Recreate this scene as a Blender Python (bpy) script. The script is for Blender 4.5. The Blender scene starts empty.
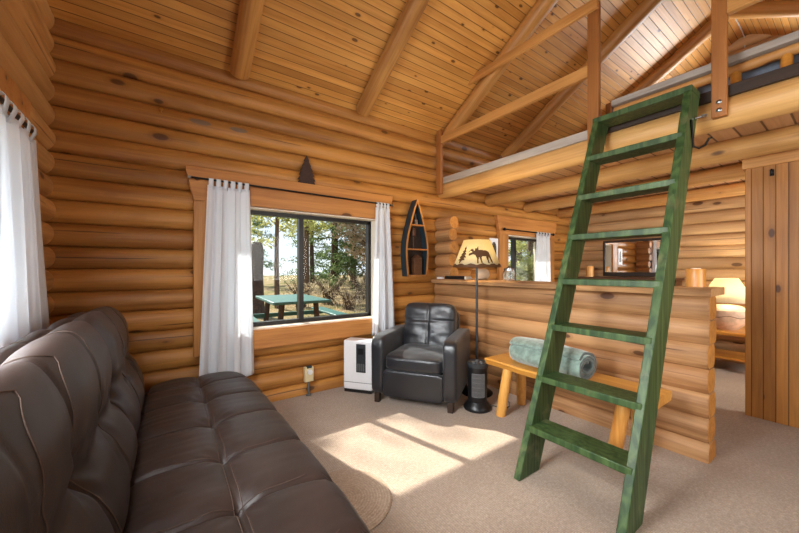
import bpy, bmesh, math, random
from mathutils import Vector, Matrix, Euler, noise as mnoise
R = math.radians
PI = math.pi
scene = bpy.context.scene
COL = scene.collection
rng = random.Random(7)

# ---------------------------------------------------------------- helpers
def link(o, parent=None):
    COL.objects.link(o)
    if parent is not None:
        o.parent = parent
    return o

class MB:
    """collects shapes that become ONE mesh object"""
    def __init__(s):
        s.v = []; s.f = []; s.mi = []
    def add(s, vs, fs, mi=0):
        b = len(s.v)
        s.v += [tuple(v) for v in vs]
        s.f += [tuple(i + b for i in f) for f in fs]
        s.mi += [mi] * len(fs)
        return s
    def box(s, x0, x1, y0, y1, z0, z1, M=None, mi=0):
        vs = [Vector((x, y, z)) for x in (x0, x1) for y in (y0, y1) for z in (z0, z1)]
        if M is not None: vs = [M @ v for v in vs]
        fs = [(0,1,3,2),(4,6,7,5),(0,4,5,1),(2,3,7,6),(0,2,6,4),(1,5,7,3)]
        return s.add(vs, fs, mi)
    def tube(s, pts, rad, n=12, caps=True, mi=0, capmi=None):
        pts = [Vector(p) for p in pts]
        if not isinstance(rad, (list, tuple)): rad = [rad] * len(pts)
        vs = []; fs = []; prev = None
        for i, p in enumerate(pts):
            if i == 0: t = pts[1] - pts[0]
            elif i == len(pts) - 1: t = pts[-1] - pts[-2]
            else: t = (pts[i+1] - pts[i-1])
            t.normalize()
            if prev is None:
                a = Vector((0,0,1)) if abs(t.z) < .9 else Vector((1,0,0))
                u = t.cross(a).normalized()
            else:
                u = (prev - t * prev.dot(t)).normalized()
            prev = u
            w = t.cross(u)
            for k in range(n):
                an = 2 * PI * k / n
                vs.append(p + (u * math.cos(an) + w * math.sin(an)) * rad[i])
        for i in range(len(pts) - 1):
            for k in range(n):
                a = i*n + k; b = i*n + (k+1) % n
                fs.append((a, b, b+n, a+n))
        s.add(vs, fs, mi)
        if caps:
            m = mi if capmi is None else capmi
            s.add(vs[:n], [tuple(reversed(range(n)))], m)
            s.add(vs[-n:], [tuple(range(n))], m)
        return s
    def lathe(s, prof, n=32, c=(0,0,0), mi=0, M=None):
        vs = []; fs = []
        for r, z in prof:
            for k in range(n):
                a = 2*PI*k/n
                v = Vector((c[0] + r*math.cos(a), c[1] + r*math.sin(a), c[2] + z))
                vs.append(M @ v if M is not None else v)
        for i in range(len(prof)-1):
            for k in range(n):
                a = i*n+k; b = i*n+(k+1) % n
                fs.append((a, b, b+n, a+n))
        if prof[0][0] > 1e-5: fs.append(tuple(reversed(range(n))))
        if prof[-1][0] > 1e-5: fs.append(tuple(range((len(prof)-1)*n, len(prof)*n)))
        return s.add(vs, fs, mi)
    def prism(s, poly, fn, d0, d1, mi=0):
        """poly of (a,b); fn(a,b,d)->xyz"""
        n = len(poly)
        vs = [fn(a, b, d0) for a, b in poly] + [fn(a, b, d1) for a, b in poly]
        fs = [tuple(reversed(range(n))), tuple(range(n, 2*n))]
        fs += [(i, (i+1) % n, (i+1) % n + n, i+n) for i in range(n)]
        return s.add(vs, fs, mi)
    def build(s, name, mat, parent=None, smooth=False, bevel=0, seg=2, angle=40, fixn=True):
        me = bpy.data.meshes.new(name)
        me.from_pydata(s.v, [], s.f)
        mats = mat if isinstance(mat, (list, tuple)) else [mat]
        for m in mats: me.materials.append(m)
        for p, i in zip(me.polygons, s.mi): p.material_index = i
        if fixn:
            bm = bmesh.new(); bm.from_mesh(me)
            bmesh.ops.remove_doubles(bm, verts=bm.verts, dist=1e-6)
            bmesh.ops.recalc_face_normals(bm, faces=bm.faces)
            bm.to_mesh(me); bm.free()
        o = link(bpy.data.objects.new(name, me), parent)
        if bevel:
            b = o.modifiers.new('bevel', 'BEVEL'); b.width = bevel; b.segments = seg
            b.limit_method = 'ANGLE'; b.angle_limit = R(30); b.harden_normals = False
        if smooth or bevel:
            if hasattr(me, 'shade_smooth'): me.shade_smooth()
            try:
                me.set_sharp_from_angle(angle=R(angle))
            except Exception: pass
        return o

def tag(o, label=None, cat=None, group=None, kind=None):
    if label: o['label'] = label
    if cat: o['category'] = cat
    if group: o['group'] = group
    if kind: o['kind'] = kind
    return o
def empty(name, loc, rz=0, label=None, cat=None, group=None):
    o = bpy.data.objects.new(name, None); COL.objects.link(o)
    o.location = loc; o.rotation_euler = (0, 0, rz); o.empty_display_size = .1
    return tag(o, label, cat, group)
def struct(o):
    o['kind'] = 'structure'; return o

def superbox(size, res, n=6, fn=None):
    """rounded box; returns verts, faces and the mapping q->position"""
    sx, sy, sz = size; nx, ny, nz = res
    def mp(q):
        r = (abs(q[0])**n + abs(q[1])**n + abs(q[2])**n) ** (1.0/n)
        p = Vector((q[0]/r*sx, q[1]/r*sy, q[2]/r*sz))
        return fn(p, q) if fn else p
    idx = {}; vs = []; fs = []
    def vid(i, j, k):
        key = (i, j, k)
        if key not in idx:
            idx[key] = len(vs)
            vs.append(mp((2*i/nx-1, 2*j/ny-1, 2*k/nz-1)))
        return idx[key]
    for i in range(nx):
        for j in range(ny):
            fs.append((vid(i,j,0), vid(i,j+1,0), vid(i+1,j+1,0), vid(i+1,j,0)))
            fs.append((vid(i,j,nz), vid(i+1,j,nz), vid(i+1,j+1,nz), vid(i,j+1,nz)))
    for i in range(nx):
        for k in range(nz):
            fs.append((vid(i,0,k), vid(i+1,0,k), vid(i+1,0,k+1), vid(i,0,k+1)))
            fs.append((vid(i,ny,k), vid(i,ny,k+1), vid(i+1,ny,k+1), vid(i+1,ny,k)))
    for j in range(ny):
        for k in range(nz):
            fs.append((vid(0,j,k), vid(0,j,k+1), vid(0,j+1,k+1), vid(0,j+1,k)))
            fs.append((vid(nx,j,k), vid(nx,j+1,k), vid(nx,j+1,k+1), vid(nx,j,k+1)))
    return vs, fs, mp

# ---------------------------------------------------------------- materials
def lin(r, g, b):
    f = lambda c: (c/255/12.92) if c/255 <= .04045 else ((c/255+.055)/1.055)**2.4
    return (f(r), f(g), f(b), 1)
class NT:
    def __init__(s, name):
        s.m = bpy.data.materials.new(name); s.m.use_nodes = True
        s.t = s.m.node_tree; s.t.nodes.clear()
        s.out = s.n('ShaderNodeOutputMaterial')
    def n(s, typ, **kw):
        nd = s.t.nodes.new(typ)
        for k, v in kw.items(): setattr(nd, k, v)
        return nd
    def l(s, a, b): s.t.links.new(a, b)
    def inp(s, sock, v):
        if isinstance(v, bpy.types.NodeSocket): s.l(v, sock)
        elif v is not None: sock.default_value = v
    def math(s, op, a, b=None, c=None):
        nd = s.n('ShaderNodeMath', operation=op)
        s.inp(nd.inputs[0], a)
        if b is not None: s.inp(nd.inputs[1], b)
        if c is not None: s.inp(nd.inputs[2], c)
        return nd.outputs[0]
    def vmath(s, op, a, b):
        nd = s.n('ShaderNodeVectorMath', operation=op)
        s.inp(nd.inputs[0], a); s.inp(nd.inputs[1], b)
        return nd.outputs[0]
    def mix(s, fac, a, b, blend='MIX'):
        nd = s.n('ShaderNodeMix', data_type='RGBA', blend_type=blend)
        s.inp(nd.inputs[0], fac); s.inp(nd.inputs[6], a); s.inp(nd.inputs[7], b)
        return nd.outputs[2]
    def noise(s, vec, scale, detail=3, rough=.55, dist=0):
        nd = s.n('ShaderNodeTexNoise')
        s.inp(nd.inputs['Vector'], vec)
        nd.inputs['Scale'].default_value = scale; nd.inputs['Detail'].default_value = detail
        nd.inputs['Roughness'].default_value = rough; nd.inputs['Distortion'].default_value = dist
        return nd.outputs['Fac']
    def ss(s, x, e0, e1, o0=0., o1=1.):
        nd = s.n('ShaderNodeMapRange', interpolation_type='SMOOTHSTEP')
        s.inp(nd.inputs[0], x)
        for i, v in enumerate((e0, e1, o0, o1)): nd.inputs[i+1].default_value = v
        return nd.outputs[0]
    def principled(s, color, rough=.5, metal=0, bump=None, bstr=.3, bdist=.01, coat=0, spec=.5, sheen=0):
        p = s.n('ShaderNodeBsdfPrincipled')
        s.inp(p.inputs['Base Color'], color); s.inp(p.inputs['Roughness'], rough)
        p.inputs['Metallic'].default_value = metal
        p.inputs['Coat Weight'].default_value = coat; p.inputs['Coat Roughness'].default_value = .25
        p.inputs['Specular IOR Level'].default_value = spec
        p.inputs['Sheen Weight'].default_value = sheen
        if bump is not None:
            b = s.n('ShaderNodeBump'); b.inputs['Strength'].default_value = bstr
            b.inputs['Distance'].default_value = bdist
            s.l(bump, b.inputs['Height']); s.l(b.outputs[0], p.inputs['Normal'])
        s.l(p.outputs[0], s.out.inputs[0])
        return p

def wood(name, base, dark, along='X', pitch=None, z0=0., idx='Z', groove=False, knot=1., rough=.5,
         tone=.25, coat=0., crack=False, gscale=1., knotc=(70,35,15), scars=None, spec=.4, alt=None):
    m = NT(name)
    tc = m.n('ShaderNodeTexCoord').outputs['Object']
    oi = m.n('ShaderNodeObjectInfo').outputs['Random']
    sep = m.n('ShaderNodeSeparateXYZ'); m.l(tc, sep.inputs[0])
    ax = {'X': 0, 'Y': 1, 'Z': 2}
    rnd = oi; fr = None
    if pitch:
        q = m.math('DIVIDE', m.math('SUBTRACT', sep.outputs[ax[idx]], z0), pitch)
        fl = m.math('FLOOR', q); fr = m.math('FRACT', q)
        wn = m.n('ShaderNodeTexWhiteNoise', noise_dimensions='1D'); m.l(m.math('ADD', fl, m.math('MULTIPLY', oi, 91)), wn.inputs['W'])
        rnd = wn.outputs['Value']
    off = m.n('ShaderNodeCombineXYZ')
    for i in range(3): m.l(m.math('MULTIPLY', rnd, (37.3, 11.7, 23.1)[i]), off.inputs[i])
    vec = m.vmath('ADD', tc, off.outputs[0])
    def scaled(a, o):
        v = [o, o, o]; v[ax[along]] = a
        return m.vmath('MULTIPLY', vec, tuple(v))
    g1 = m.noise(scaled(.7*gscale, 11*gscale), 1, 4, .6, .8)
    g2 = m.noise(scaled(2.2*gscale, 70*gscale), 1, 2, .6, .3)
    blot = m.noise(scaled(1.1, 2.2), 1, 2)
    f = m.math('ADD', m.math('MULTIPLY', g1, .75), m.math('MULTIPLY', g2, .35))
    f = m.math('ADD', f, m.math('MULTIPLY', m.math('SUBTRACT', blot, .5), .5))
    f = m.ss(f, .3, .85)
    col = m.mix(f, lin(*base), lin(*dark))
    if alt: col = m.mix(m.ss(rnd, .55, 1.), col, m.mix(f, lin(*alt), lin(*dark)))
    # each board or log has its own tone
    tn = m.math('ADD', m.math('MULTIPLY', rnd, tone), 1 - tone*.5)
    tcol = m.n('ShaderNodeCombineColor'); [m.l(tn, tcol.inputs[i]) for i in range(3)]
    col = m.mix(1., col, tcol.outputs[0], 'MULTIPLY')
    if knot:
        vo = m.n('ShaderNodeTexVoronoi'); 
        kv = [5.5*knot**.5]*3; kv[ax[along]] = 2.6*knot**.5
        if pitch: kv[3 - ax[along] - ax[idx]] = .3
        m.l(m.vmath('MULTIPLY', vec, tuple(kv)), vo.inputs['Vector']); vo.inputs['Scale'].default_value = 1
        sc = m.n('ShaderNodeSeparateColor'); m.l(vo.outputs['Color'], sc.inputs[0])
        rad = m.math('MULTIPLY', m.ss(sc.outputs[0], .2, 1.), .15)
        kd = m.math('SUBTRACT', vo.outputs['Distance'], rad)
        kmask = m.ss(kd, -.02, .035, 1., 0.)
        ring = m.ss(m.math('ABSOLUTE', m.math('SUBTRACT', kd, .05)), 0, .07, .35, 0.)
        kmask = m.math('MULTIPLY', kmask, m.ss(sc.outputs[0], .3, .32))
        ring = m.math('MULTIPLY', ring, m.ss(sc.outputs[0], .3, .32))
        col = m.mix(ring, col, lin(*dark))
        col = m.mix(m.math('MULTIPLY', kmask, .85), col, lin(*knotc))
    h = m.math('ADD', m.math('MULTIPLY', g1, .5), m.math('MULTIPLY', g2, .3))
    if crack:
        wn2 = m.n('ShaderNodeTexWhiteNoise', noise_dimensions='1D'); m.l(m.math('ADD', fl, 311.7), wn2.inputs['W'])
        pos = m.math('ADD', .25, m.math('MULTIPLY', wn2.outputs['Value'], .5))
        wob = m.noise(scaled(1.2, .01), 1, 3)
        pos = m.math('ADD', pos, m.math('MULTIPLY', m.math('SUBTRACT', wob, .5), .25))
        cd = m.math('ABSOLUTE', m.math('SUBTRACT', fr, pos))
        cn = m.noise(scaled(.8, .01), 1, 1)
        cm = m.math('MULTIPLY', m.ss(cd, .012, .03, 1., 0.), m.ss(cn, .56, .62))
        cm = m.math('MULTIPLY', cm, .8)
        col = m.mix(cm, col, lin(55, 30, 15))
        h = m.math('SUBTRACT', h, cm)
    if groove:
        ed = m.math('MINIMUM', fr, m.math('SUBTRACT', 1., fr))
        gm = m.ss(ed, .02, .065, 1., 0.)
        col = m.mix(m.math('MULTIPLY', gm, .8), col, lin(60, 32, 14))
        h = m.math('SUBTRACT', h, m.math('MULTIPLY', gm, 1.5))
    if scars:
        for (sx, sz, rx, rz) in scars:
            dx = m.math('DIVIDE', m.math('SUBTRACT', sep.outputs[0], sx), rx)
            dz = m.math('DIVIDE', m.math('SUBTRACT', sep.outputs[2], sz), rz)
            dd = m.math('ADD', m.math('MULTIPLY', dx, dx), m.math('MULTIPLY', dz, dz))
            dd = m.math('ADD', dd, m.math('MULTIPLY', m.math('SUBTRACT', g1, .5), .9))
            col = m.mix(m.ss(dd, .75, 1.05, .75, 0.), col, lin(105, 98, 92))
    m.principled(col, rough, bump=h, bstr=.35, bdist=.006, coat=coat, spec=spec)
    return m.m

def plain(name, c, rough=.5, metal=0, nscale=40, namt=.12, bstr=.1, coat=0, spec=.5, sheen=0):
    m = NT(name)
    tc = m.n('ShaderNodeTexCoord').outputs['Object']
    f = m.noise(tc, nscale, 4)
    col = m.mix(m.ss(f, .3, .7), tuple(x*(1-namt) for x in lin(*c)[:3]) + (1,), lin(*c))
    m.principled(col, rough, metal, bump=f, bstr=bstr, bdist=.003, coat=coat, spec=spec, sheen=sheen)
    return m.m

def leather(name, c, rough, spec=.5, sheen=0):
    m = NT(name)
    tc = m.n('ShaderNodeTexCoord').outputs['Object']
    big = m.noise(tc, 5, 4); fine = m.noise(tc, 320, 2)
    vo = m.n('ShaderNodeTexVoronoi', feature='DISTANCE_TO_EDGE'); m.l(tc, vo.inputs['Vector']); vo.inputs['Scale'].default_value = 210
    wr = m.noise(m.vmath('MULTIPLY', tc, (14, 5, 9)), 1, 3, .5, 1.5)
    h = m.math('ADD', m.math('MULTIPLY', m.ss(vo.outputs['Distance'], 0, .2), .12), m.math('MULTIPLY', wr, 1.0))
    h = m.math('ADD', h, m.math('MULTIPLY', fine, .06))
    col = m.mix(m.ss(big, .3, .75), lin(*c), tuple(x*1.5 for x in lin(*c)[:3]) + (1,))
    rr = m.math('ADD', m.math('MULTIPLY', big, .18), rough - .09)
    p = m.principled(col, rr, bump=h, bstr=.14, bdist=.012, spec=spec, sheen=sheen)
    p.inputs['Sheen Roughness'].default_value = .45
    return m.m

M = {}
M['log_n'] = wood('honey_log', (192,134,66), (138,86,38), 'X', .157, .102, 'Z', knot=1.1, tone=.3, crack=True, rough=.45,
                  scars=[(.245, 2.385, .085, .022), (.525, 2.39, .075, .022)])
M['log_w'] = wood('honey_log_side', (212,160,98), (168,116,62), 'Y', .157, .102, 'Z', knot=1.1, tone=.25, crack=True, rough=.5)
M['log_e'] = wood('pale_log', (204,166,120), (162,122,80), 'Y', .157, .102, 'Z', knot=1.1, tone=.22, crack=True, rough=.5)
M['log_bar'] = wood('bar_log', (196,148,100), (128,84,48), 'Y', .153, .116, 'Z', knot=1.4, tone=.25, crack=True, rough=.55, alt=(180,130,84))
M['log_end'] = wood('log_end_grain', (214,150,72), (160,100,44), 'Y', None, knot=0, gscale=2, rough=.6)
M['round'] = wood('peeled_log', (204,148,80), (156,102,50), 'X', None, knot=.6, tone=.3, rough=.45)
M['joist'] = wood('joist_log', (216,168,104), (172,122,66), 'X', None, knot=.6, tone=.2, rough=.5)
M['ceil'] = wood('pine_ceiling', (220,162,86), (180,120,54), 'X', .066, 0, 'Y', groove=True, knot=4.5, tone=.3, rough=.45, knotc=(66,30,12))
M['loftply'] = wood('loft_boards', (214,172,128), (184,138,94), 'X', .14, .02, 'Y', groove=True, knot=.6, tone=.2, rough=.55)
M['panel'] = wood('pine_panel', (184,124,54), (142,90,36), 'Z', .066, .02, 'Y', groove=True, knot=1.2, tone=.3, rough=.45)
M['trim'] = wood('pine_trim', (202,138,74), (158,98,46), 'X', None, knot=1.2, tone=.15, rough=.45)
M['trimz'] = wood('pine_trim_upright', (196,136,72), (150,96,46), 'Z', None, knot=1., tone=.15, rough=.45)
M['raily'] = wood('rail_pine', (208,152,86), (162,108,54), 'Y', None, knot=.9, tone=.2, rough=.5)
M['railz'] = wood('post_pine', (160,102,50), (118,70,32), 'Z', None, knot=.9, tone=.2, rough=.5)
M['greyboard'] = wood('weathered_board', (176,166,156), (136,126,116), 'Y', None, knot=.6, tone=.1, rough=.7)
M['shadedplank'] = wood('shaded_plank', (62,44,32), (34,22,15), 'Y', None, knot=.6, tone=.1, rough=.6)  # dark tone holds the shade on the loft edge board
M['bench'] = wood('bench_pine', (222,160,70), (176,106,36), 'Y', None, knot=.8, tone=.1, rough=.3, coat=.3)
M['benchleg'] = wood('bench_leg_pine', (222,164,84), (178,110,44), 'Z', None, knot=1.1, tone=.1, rough=.35, coat=.2)
M['slab'] = wood('live_edge_slab', (214,168,118), (160,112,70), 'Y', None, knot=.7, tone=.1, rough=.35, coat=.3)
M['bark'] = wood('waney_edge', (206,158,108), (110,76,50), 'Y', None, knot=2., tone=.1, rough=.7, gscale=.8)
M['iron'] = plain('dark_iron', (30,27,25), .45, .6)
M['bronze'] = plain('bronze_aluminium', (24,18,14), .4, .1)
M['steel'] = plain('brushed_steel', (170,172,175), .3, 1)
M['brass'] = plain('brass', (200,160,90), .3, 1)
M['white'] = plain('white_plastic', (232,232,234), .4, namt=.03)
M['cream'] = plain('cream_paint', (236,226,208), .5, namt=.05)
M['ivory'] = plain('ivory_plastic', (222,204,160), .45, namt=.05)
M['black'] = plain('black_plastic', (22,22,24), .35, namt=.2)
M['darkgrey'] = plain('dark_grey_panel', (52,56,60), .3, namt=.2)
M['grille'] = plain('grey_grille', (120,122,124), .4, .4)
M['brownleather'] = leather('brown_leather', (46,35,31), .42, .35, .02)
M['blackleather'] = leather('black_leather', (24,25,30), .33, .7, .14)
M['thread'] = plain('tan_thread', (84,66,55), .8)
M['teal'] = plain('teal_paint', (30,52,62), .5, namt=.3)
M['blackwood'] = plain('dark_stained_wood', (52,34,22), .55, namt=.4, nscale=25)
M['rust'] = plain('rusted_metal', (62,36,24), .75, namt=.5, nscale=60, bstr=.4)
M['mattress'] = plain('blue_grey_fabric', (112,122,136), .9, sheen=.3)
M['towel'] = plain('sage_plush', (136,158,146), .95, nscale=30, namt=.4, bstr=.9, sheen=.5)
M['towelin'] = plain('dark_plush_back', (88,98,94), .95, nscale=40, namt=.4, bstr=.7, sheen=.3)
M['moose'] = plain('brown_metal_cutout', (84,52,20), .6)
M['pottery'] = plain('pale_pottery', (226,190,160), .6, nscale=14, namt=.3, bstr=.3)
M['picnic'] = plain('green_picnic_paint', (40,96,88), .45, nscale=20, namt=.2)
M['stainwood'] = wood('dresser_wood', (104,66,40), (62,38,22), 'Y', None, knot=.5, rough=.45)

def ladder_paint():
    m = NT('green_ladder_paint')
    tc = m.n('ShaderNodeTexCoord').outputs['Object']
    oi = m.n('ShaderNodeObjectInfo').outputs['Random']
    vec = m.vmath('ADD', m.vmath('MULTIPLY', tc, (16, 16, 1.6)), m.math('MULTIPLY', oi, 31))
    g = m.noise(vec, 1, 4, .6, 1.6)
    w = m.n('ShaderNodeTexWave', wave_type='BANDS', bands_direction='X'); m.l(m.vmath('MULTIPLY', tc, (1, 1, .12)), w.inputs['Vector'])
    w.inputs['Scale'].default_value = 9; w.inputs['Distortion'].default_value = 14; w.inputs['Detail'].default_value = 2
    f = m.math('ADD', m.math('MULTIPLY', g, .85), m.math('MULTIPLY', w.outputs['Fac'], .15))
    col = m.mix(m.ss(f, .3, .8), lin(35, 58, 28), lin(78, 100, 56))
    worn = m.ss(m.noise(tc, 5, 5, .65), .58, .68)
    col = m.mix(m.math('MULTIPLY', worn, .35), col, lin(122, 118, 84))
    m.principled(col, .5, bump=f, bstr=.3, bdist=.004, coat=.06, spec=.35)
    return m.m
M['green'] = ladder_paint()

def carpet_mat(name, c1, c2, circ=None):
    m = NT(name)
    tc = m.n('ShaderNodeTexCoord').outputs['Object']
    big = m.noise(tc, 1.4, 3); mid = m.noise(tc, 60, 2)
    if circ:
        sep = m.n('ShaderNodeSeparateXYZ'); m.l(tc, sep.inputs[0])
        r = m.math('SQRT', m.math('ADD', m.math('POWER', sep.outputs[0], 2.), m.math('POWER', sep.outputs[1], 2.)))
        rib = m.math('SINE', m.math('MULTIPLY', r, 420))
    else:
        sep = m.n('ShaderNodeSeparateXYZ'); m.l(tc, sep.inputs[0])
        wob = m.math('MULTIPLY', m.noise(tc, 9, 2), 6)
        rib = m.math('SINE', m.math('ADD', m.math('MULTIPLY', sep.outputs[0], 520), wob))
    vo = m.n('ShaderNodeTexVoronoi'); m.l(tc, vo.inputs['Vector']); vo.inputs['Scale'].default_value = 150
    h = m.math('ADD', m.math('MULTIPLY', rib, .25), m.math('MULTIPLY', vo.outputs['Distance'], -.9))
    f = m.math('ADD', m.math('MULTIPLY', big, .45), m.math('MULTIPLY', mid, .4))
    f = m.math('ADD', f, m.math('MULTIPLY', h, .22))
    col = m.mix(m.ss(f, .2, .65), lin(*c1), lin(*c2))
    m.principled(col, .95, bump=h, bstr=.6, bdist=.006, spec=.1, sheen=.2)
    return m.m
M['carpet'] = carpet_mat('beige_loop_carpet', (152,132,114), (194,174,154))
M['mat'] = carpet_mat('braided_mat', (150,126,104), (198,174,150), circ=True)

def curtain_mat():
    m = NT('white_sheer_cotton')
    tc = m.n('ShaderNodeTexCoord').outputs['Object']
    f = m.noise(tc, 220, 2)
    d = m.n('ShaderNodeBsdfDiffuse'); m.inp(d.inputs[0], (.90, .92, .95, 1))
    t = m.n('ShaderNodeBsdfTranslucent'); m.inp(t.inputs[0], (.90, .93, .97, 1))
    b = m.n('ShaderNodeBump'); b.inputs['Strength'].default_value = .1; m.l(f, b.inputs['Height']); m.l(b.outputs[0], d.inputs['Normal'])
    x = m.n('ShaderNodeMixShader'); x.inputs[0].default_value = .45; m.l(d.outputs[0], x.inputs[1]); m.l(t.outputs[0], x.inputs[2])
    tr = m.n('ShaderNodeBsdfTransparent'); y = m.n('ShaderNodeMixShader'); y.inputs[0].default_value = .08
    m.l(x.outputs[0], y.inputs[1]); m.l(tr.outputs[0], y.inputs[2]); m.l(y.outputs[0], m.out.inputs[0])
    return m.m
M['curtain'] = curtain_mat()

def shade_mat(name, c, tr=.6):
    m = NT(name)
    tc = m.n('ShaderNodeTexCoord').outputs['Object']
    f = m.noise(tc, 60, 3)
    col = m.mix(f, lin(*c), tuple(x*.8 for x in lin(*c)[:3]) + (1,))
    d = m.n('ShaderNodeBsdfDiffuse'); m.l(col, d.inputs[0])
    t = m.n('ShaderNodeBsdfTranslucent'); m.l(col, t.inputs[0])
    x = m.n('ShaderNodeMixShader'); x.inputs[0].default_value = tr; m.l(d.outputs[0], x.inputs[1]); m.l(t.outputs[0], x.inputs[2])
    m.l(x.outputs[0], m.out.inputs[0])
    return m.m
M['shade'] = shade_mat('parchment_shade', (252, 240, 200))
M['shade2'] = shade_mat('cream_fabric_shade', (253, 246, 222))

def glass_mat(name, refl=.06):
    m = NT(name)
    tc = m.n('ShaderNodeTexCoord').outputs['Object']
    t = m.n('ShaderNodeBsdfTransparent'); m.inp(t.inputs[0], (.97, .98, .97, 1))
    g = m.n('ShaderNodeBsdfGlossy'); g.inputs['Roughness'].default_value = .01
    fr = m.n('ShaderNodeFresnel'); fr.inputs['IOR'].default_value = 1.35
    f = m.math('ADD', m.math('MULTIPLY', fr.outputs[0], .1), m.math('MULTIPLY', m.noise(tc, 3, 2), .01))
    x = m.n('ShaderNodeMixShader'); m.l(f, x.inputs[0]); m.l(t.outputs[0], x.inputs[1]); m.l(g.outputs[0], x.inputs[2])
    m.l(x.outputs[0], m.out.inputs[0])
    return m.m
M['glass'] = glass_mat('window_glass')
def jarglass():
    m = NT('clear_glass')
    tc = m.n('ShaderNodeTexCoord').outputs['Object']
    p = m.principled((.9, .95, .95, 1), .05, bump=m.noise(tc, 40, 2), bstr=.05)
    p.inputs['Transmission Weight'].default_value = .9
    return m.m
M['jar'] = jarglass()
def mirror_mat():
    m = NT('mirror_silver')
    tc = m.n('ShaderNodeTexCoord').outputs['Object']
    c = m.mix(m.noise(tc, 2, 2), (.86, .87, .86, 1), (.9, .9, .9, 1))
    m.principled(c, .02, 1)
    return m.m
M['mirror'] = mirror_mat()
def bulb_mat():
    m = NT('lit_bulb')
    tc = m.n('ShaderNodeTexCoord').outputs['Object']
    e = m.n('ShaderNodeEmission'); m.l(m.mix(m.noise(tc, 5, 1), (1, .72, .38, 1), (1, .78, .45, 1)), e.inputs[0]); e.inputs[1].default_value = 12
    m.l(e.outputs[0], m.out.inputs[0]); return m.m
M['bulb'] = bulb_mat()
def ground_mat():
    m = NT('dry_grass_ground')
    tc = m.n('ShaderNodeTexCoord').outputs['Object']
    a = m.noise(tc, .7, 4); b = m.noise(tc, 25, 4)
    col = m.mix(m.ss(a, .4, .62), lin(170, 146, 108), lin(128, 122, 70))
    col = m.mix(m.ss(b, .35, .7), col, lin(92, 76, 50))
    m.principled(col, .95, bump=b, bstr=.8, bdist=.05, spec=.1)
    return m.m
M['ground'] = ground_mat()
def leaf_mat(name, c1, c2):
    m = NT(name)
    tc = m.n('ShaderNodeTexCoord').outputs['Object']
    f = m.noise(tc, 3.5, 3)
    wn = m.n('ShaderNodeTexWhiteNoise'); m.l(m.vmath('FLOOR', m.vmath('MULTIPLY', tc, (9, 9, 9)), (0, 0, 0)), wn.inputs[0])
    col = m.mix(m.math('ADD', m.math('MULTIPLY', f, .6), m.math('MULTIPLY', wn.outputs[0], .4)), lin(*c1), lin(*c2))
    d = m.n('ShaderNodeBsdfDiffuse'); m.l(col, d.inputs[0])
    t = m.n('ShaderNodeBsdfTranslucent'); m.l(col, t.inputs[0])
    x = m.n('ShaderNodeMixShader'); x.inputs[0].default_value = .45; m.l(d.outputs[0], x.inputs[1]); m.l(t.outputs[0], x.inputs[2])
    m.l(x.outputs[0], m.out.inputs[0]); return m.m
M['needle'] = leaf_mat('conifer_needles', (76, 96, 62), (138, 154, 102))
M['leafy'] = leaf_mat('yellow_green_leaves', (156, 164, 92), (216, 212, 140))
M['twig'] = leaf_mat('dry_twigs', (150, 130, 104), (204, 184, 150))
M['trunk'] = plain('tree_bark', (112, 90, 72), .95, nscale=14, namt=.5, bstr=1)
M['trunkdark'] = plain('dark_tree_bark', (84, 66, 54), .95, nscale=14, namt=.5, bstr=1)
def photo_mat():
    m = NT('arch_print')
    tc = m.n('ShaderNodeTexCoord').outputs['Object']
    m.principled(m.mix(m.ss(m.noise(tc, 30, 4), .4, .6), lin(40, 34, 30), lin(92, 80, 66)), .5)
    return m.m
M['print'] = photo_mat()

# ---------------------------------------------------------------- room constants
HALF = 2.236                       # half span of the cabin
YN, YR, YS = 3.136, .90, -1.336    # window wall, ridge, opposite wall
ZE, SL = 2.86, .585                # ceiling height at the eaves, pitch
XW, XE = -.585, 5.98
ZRIDGE = ZE + SL*HALF
def roof(y): return ZE + SL*(YN - y) if y >= YR else ZE + SL*(y - YS)
PITCH, Z0 = .157, .102
PW = .16                           # wall thickness

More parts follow.
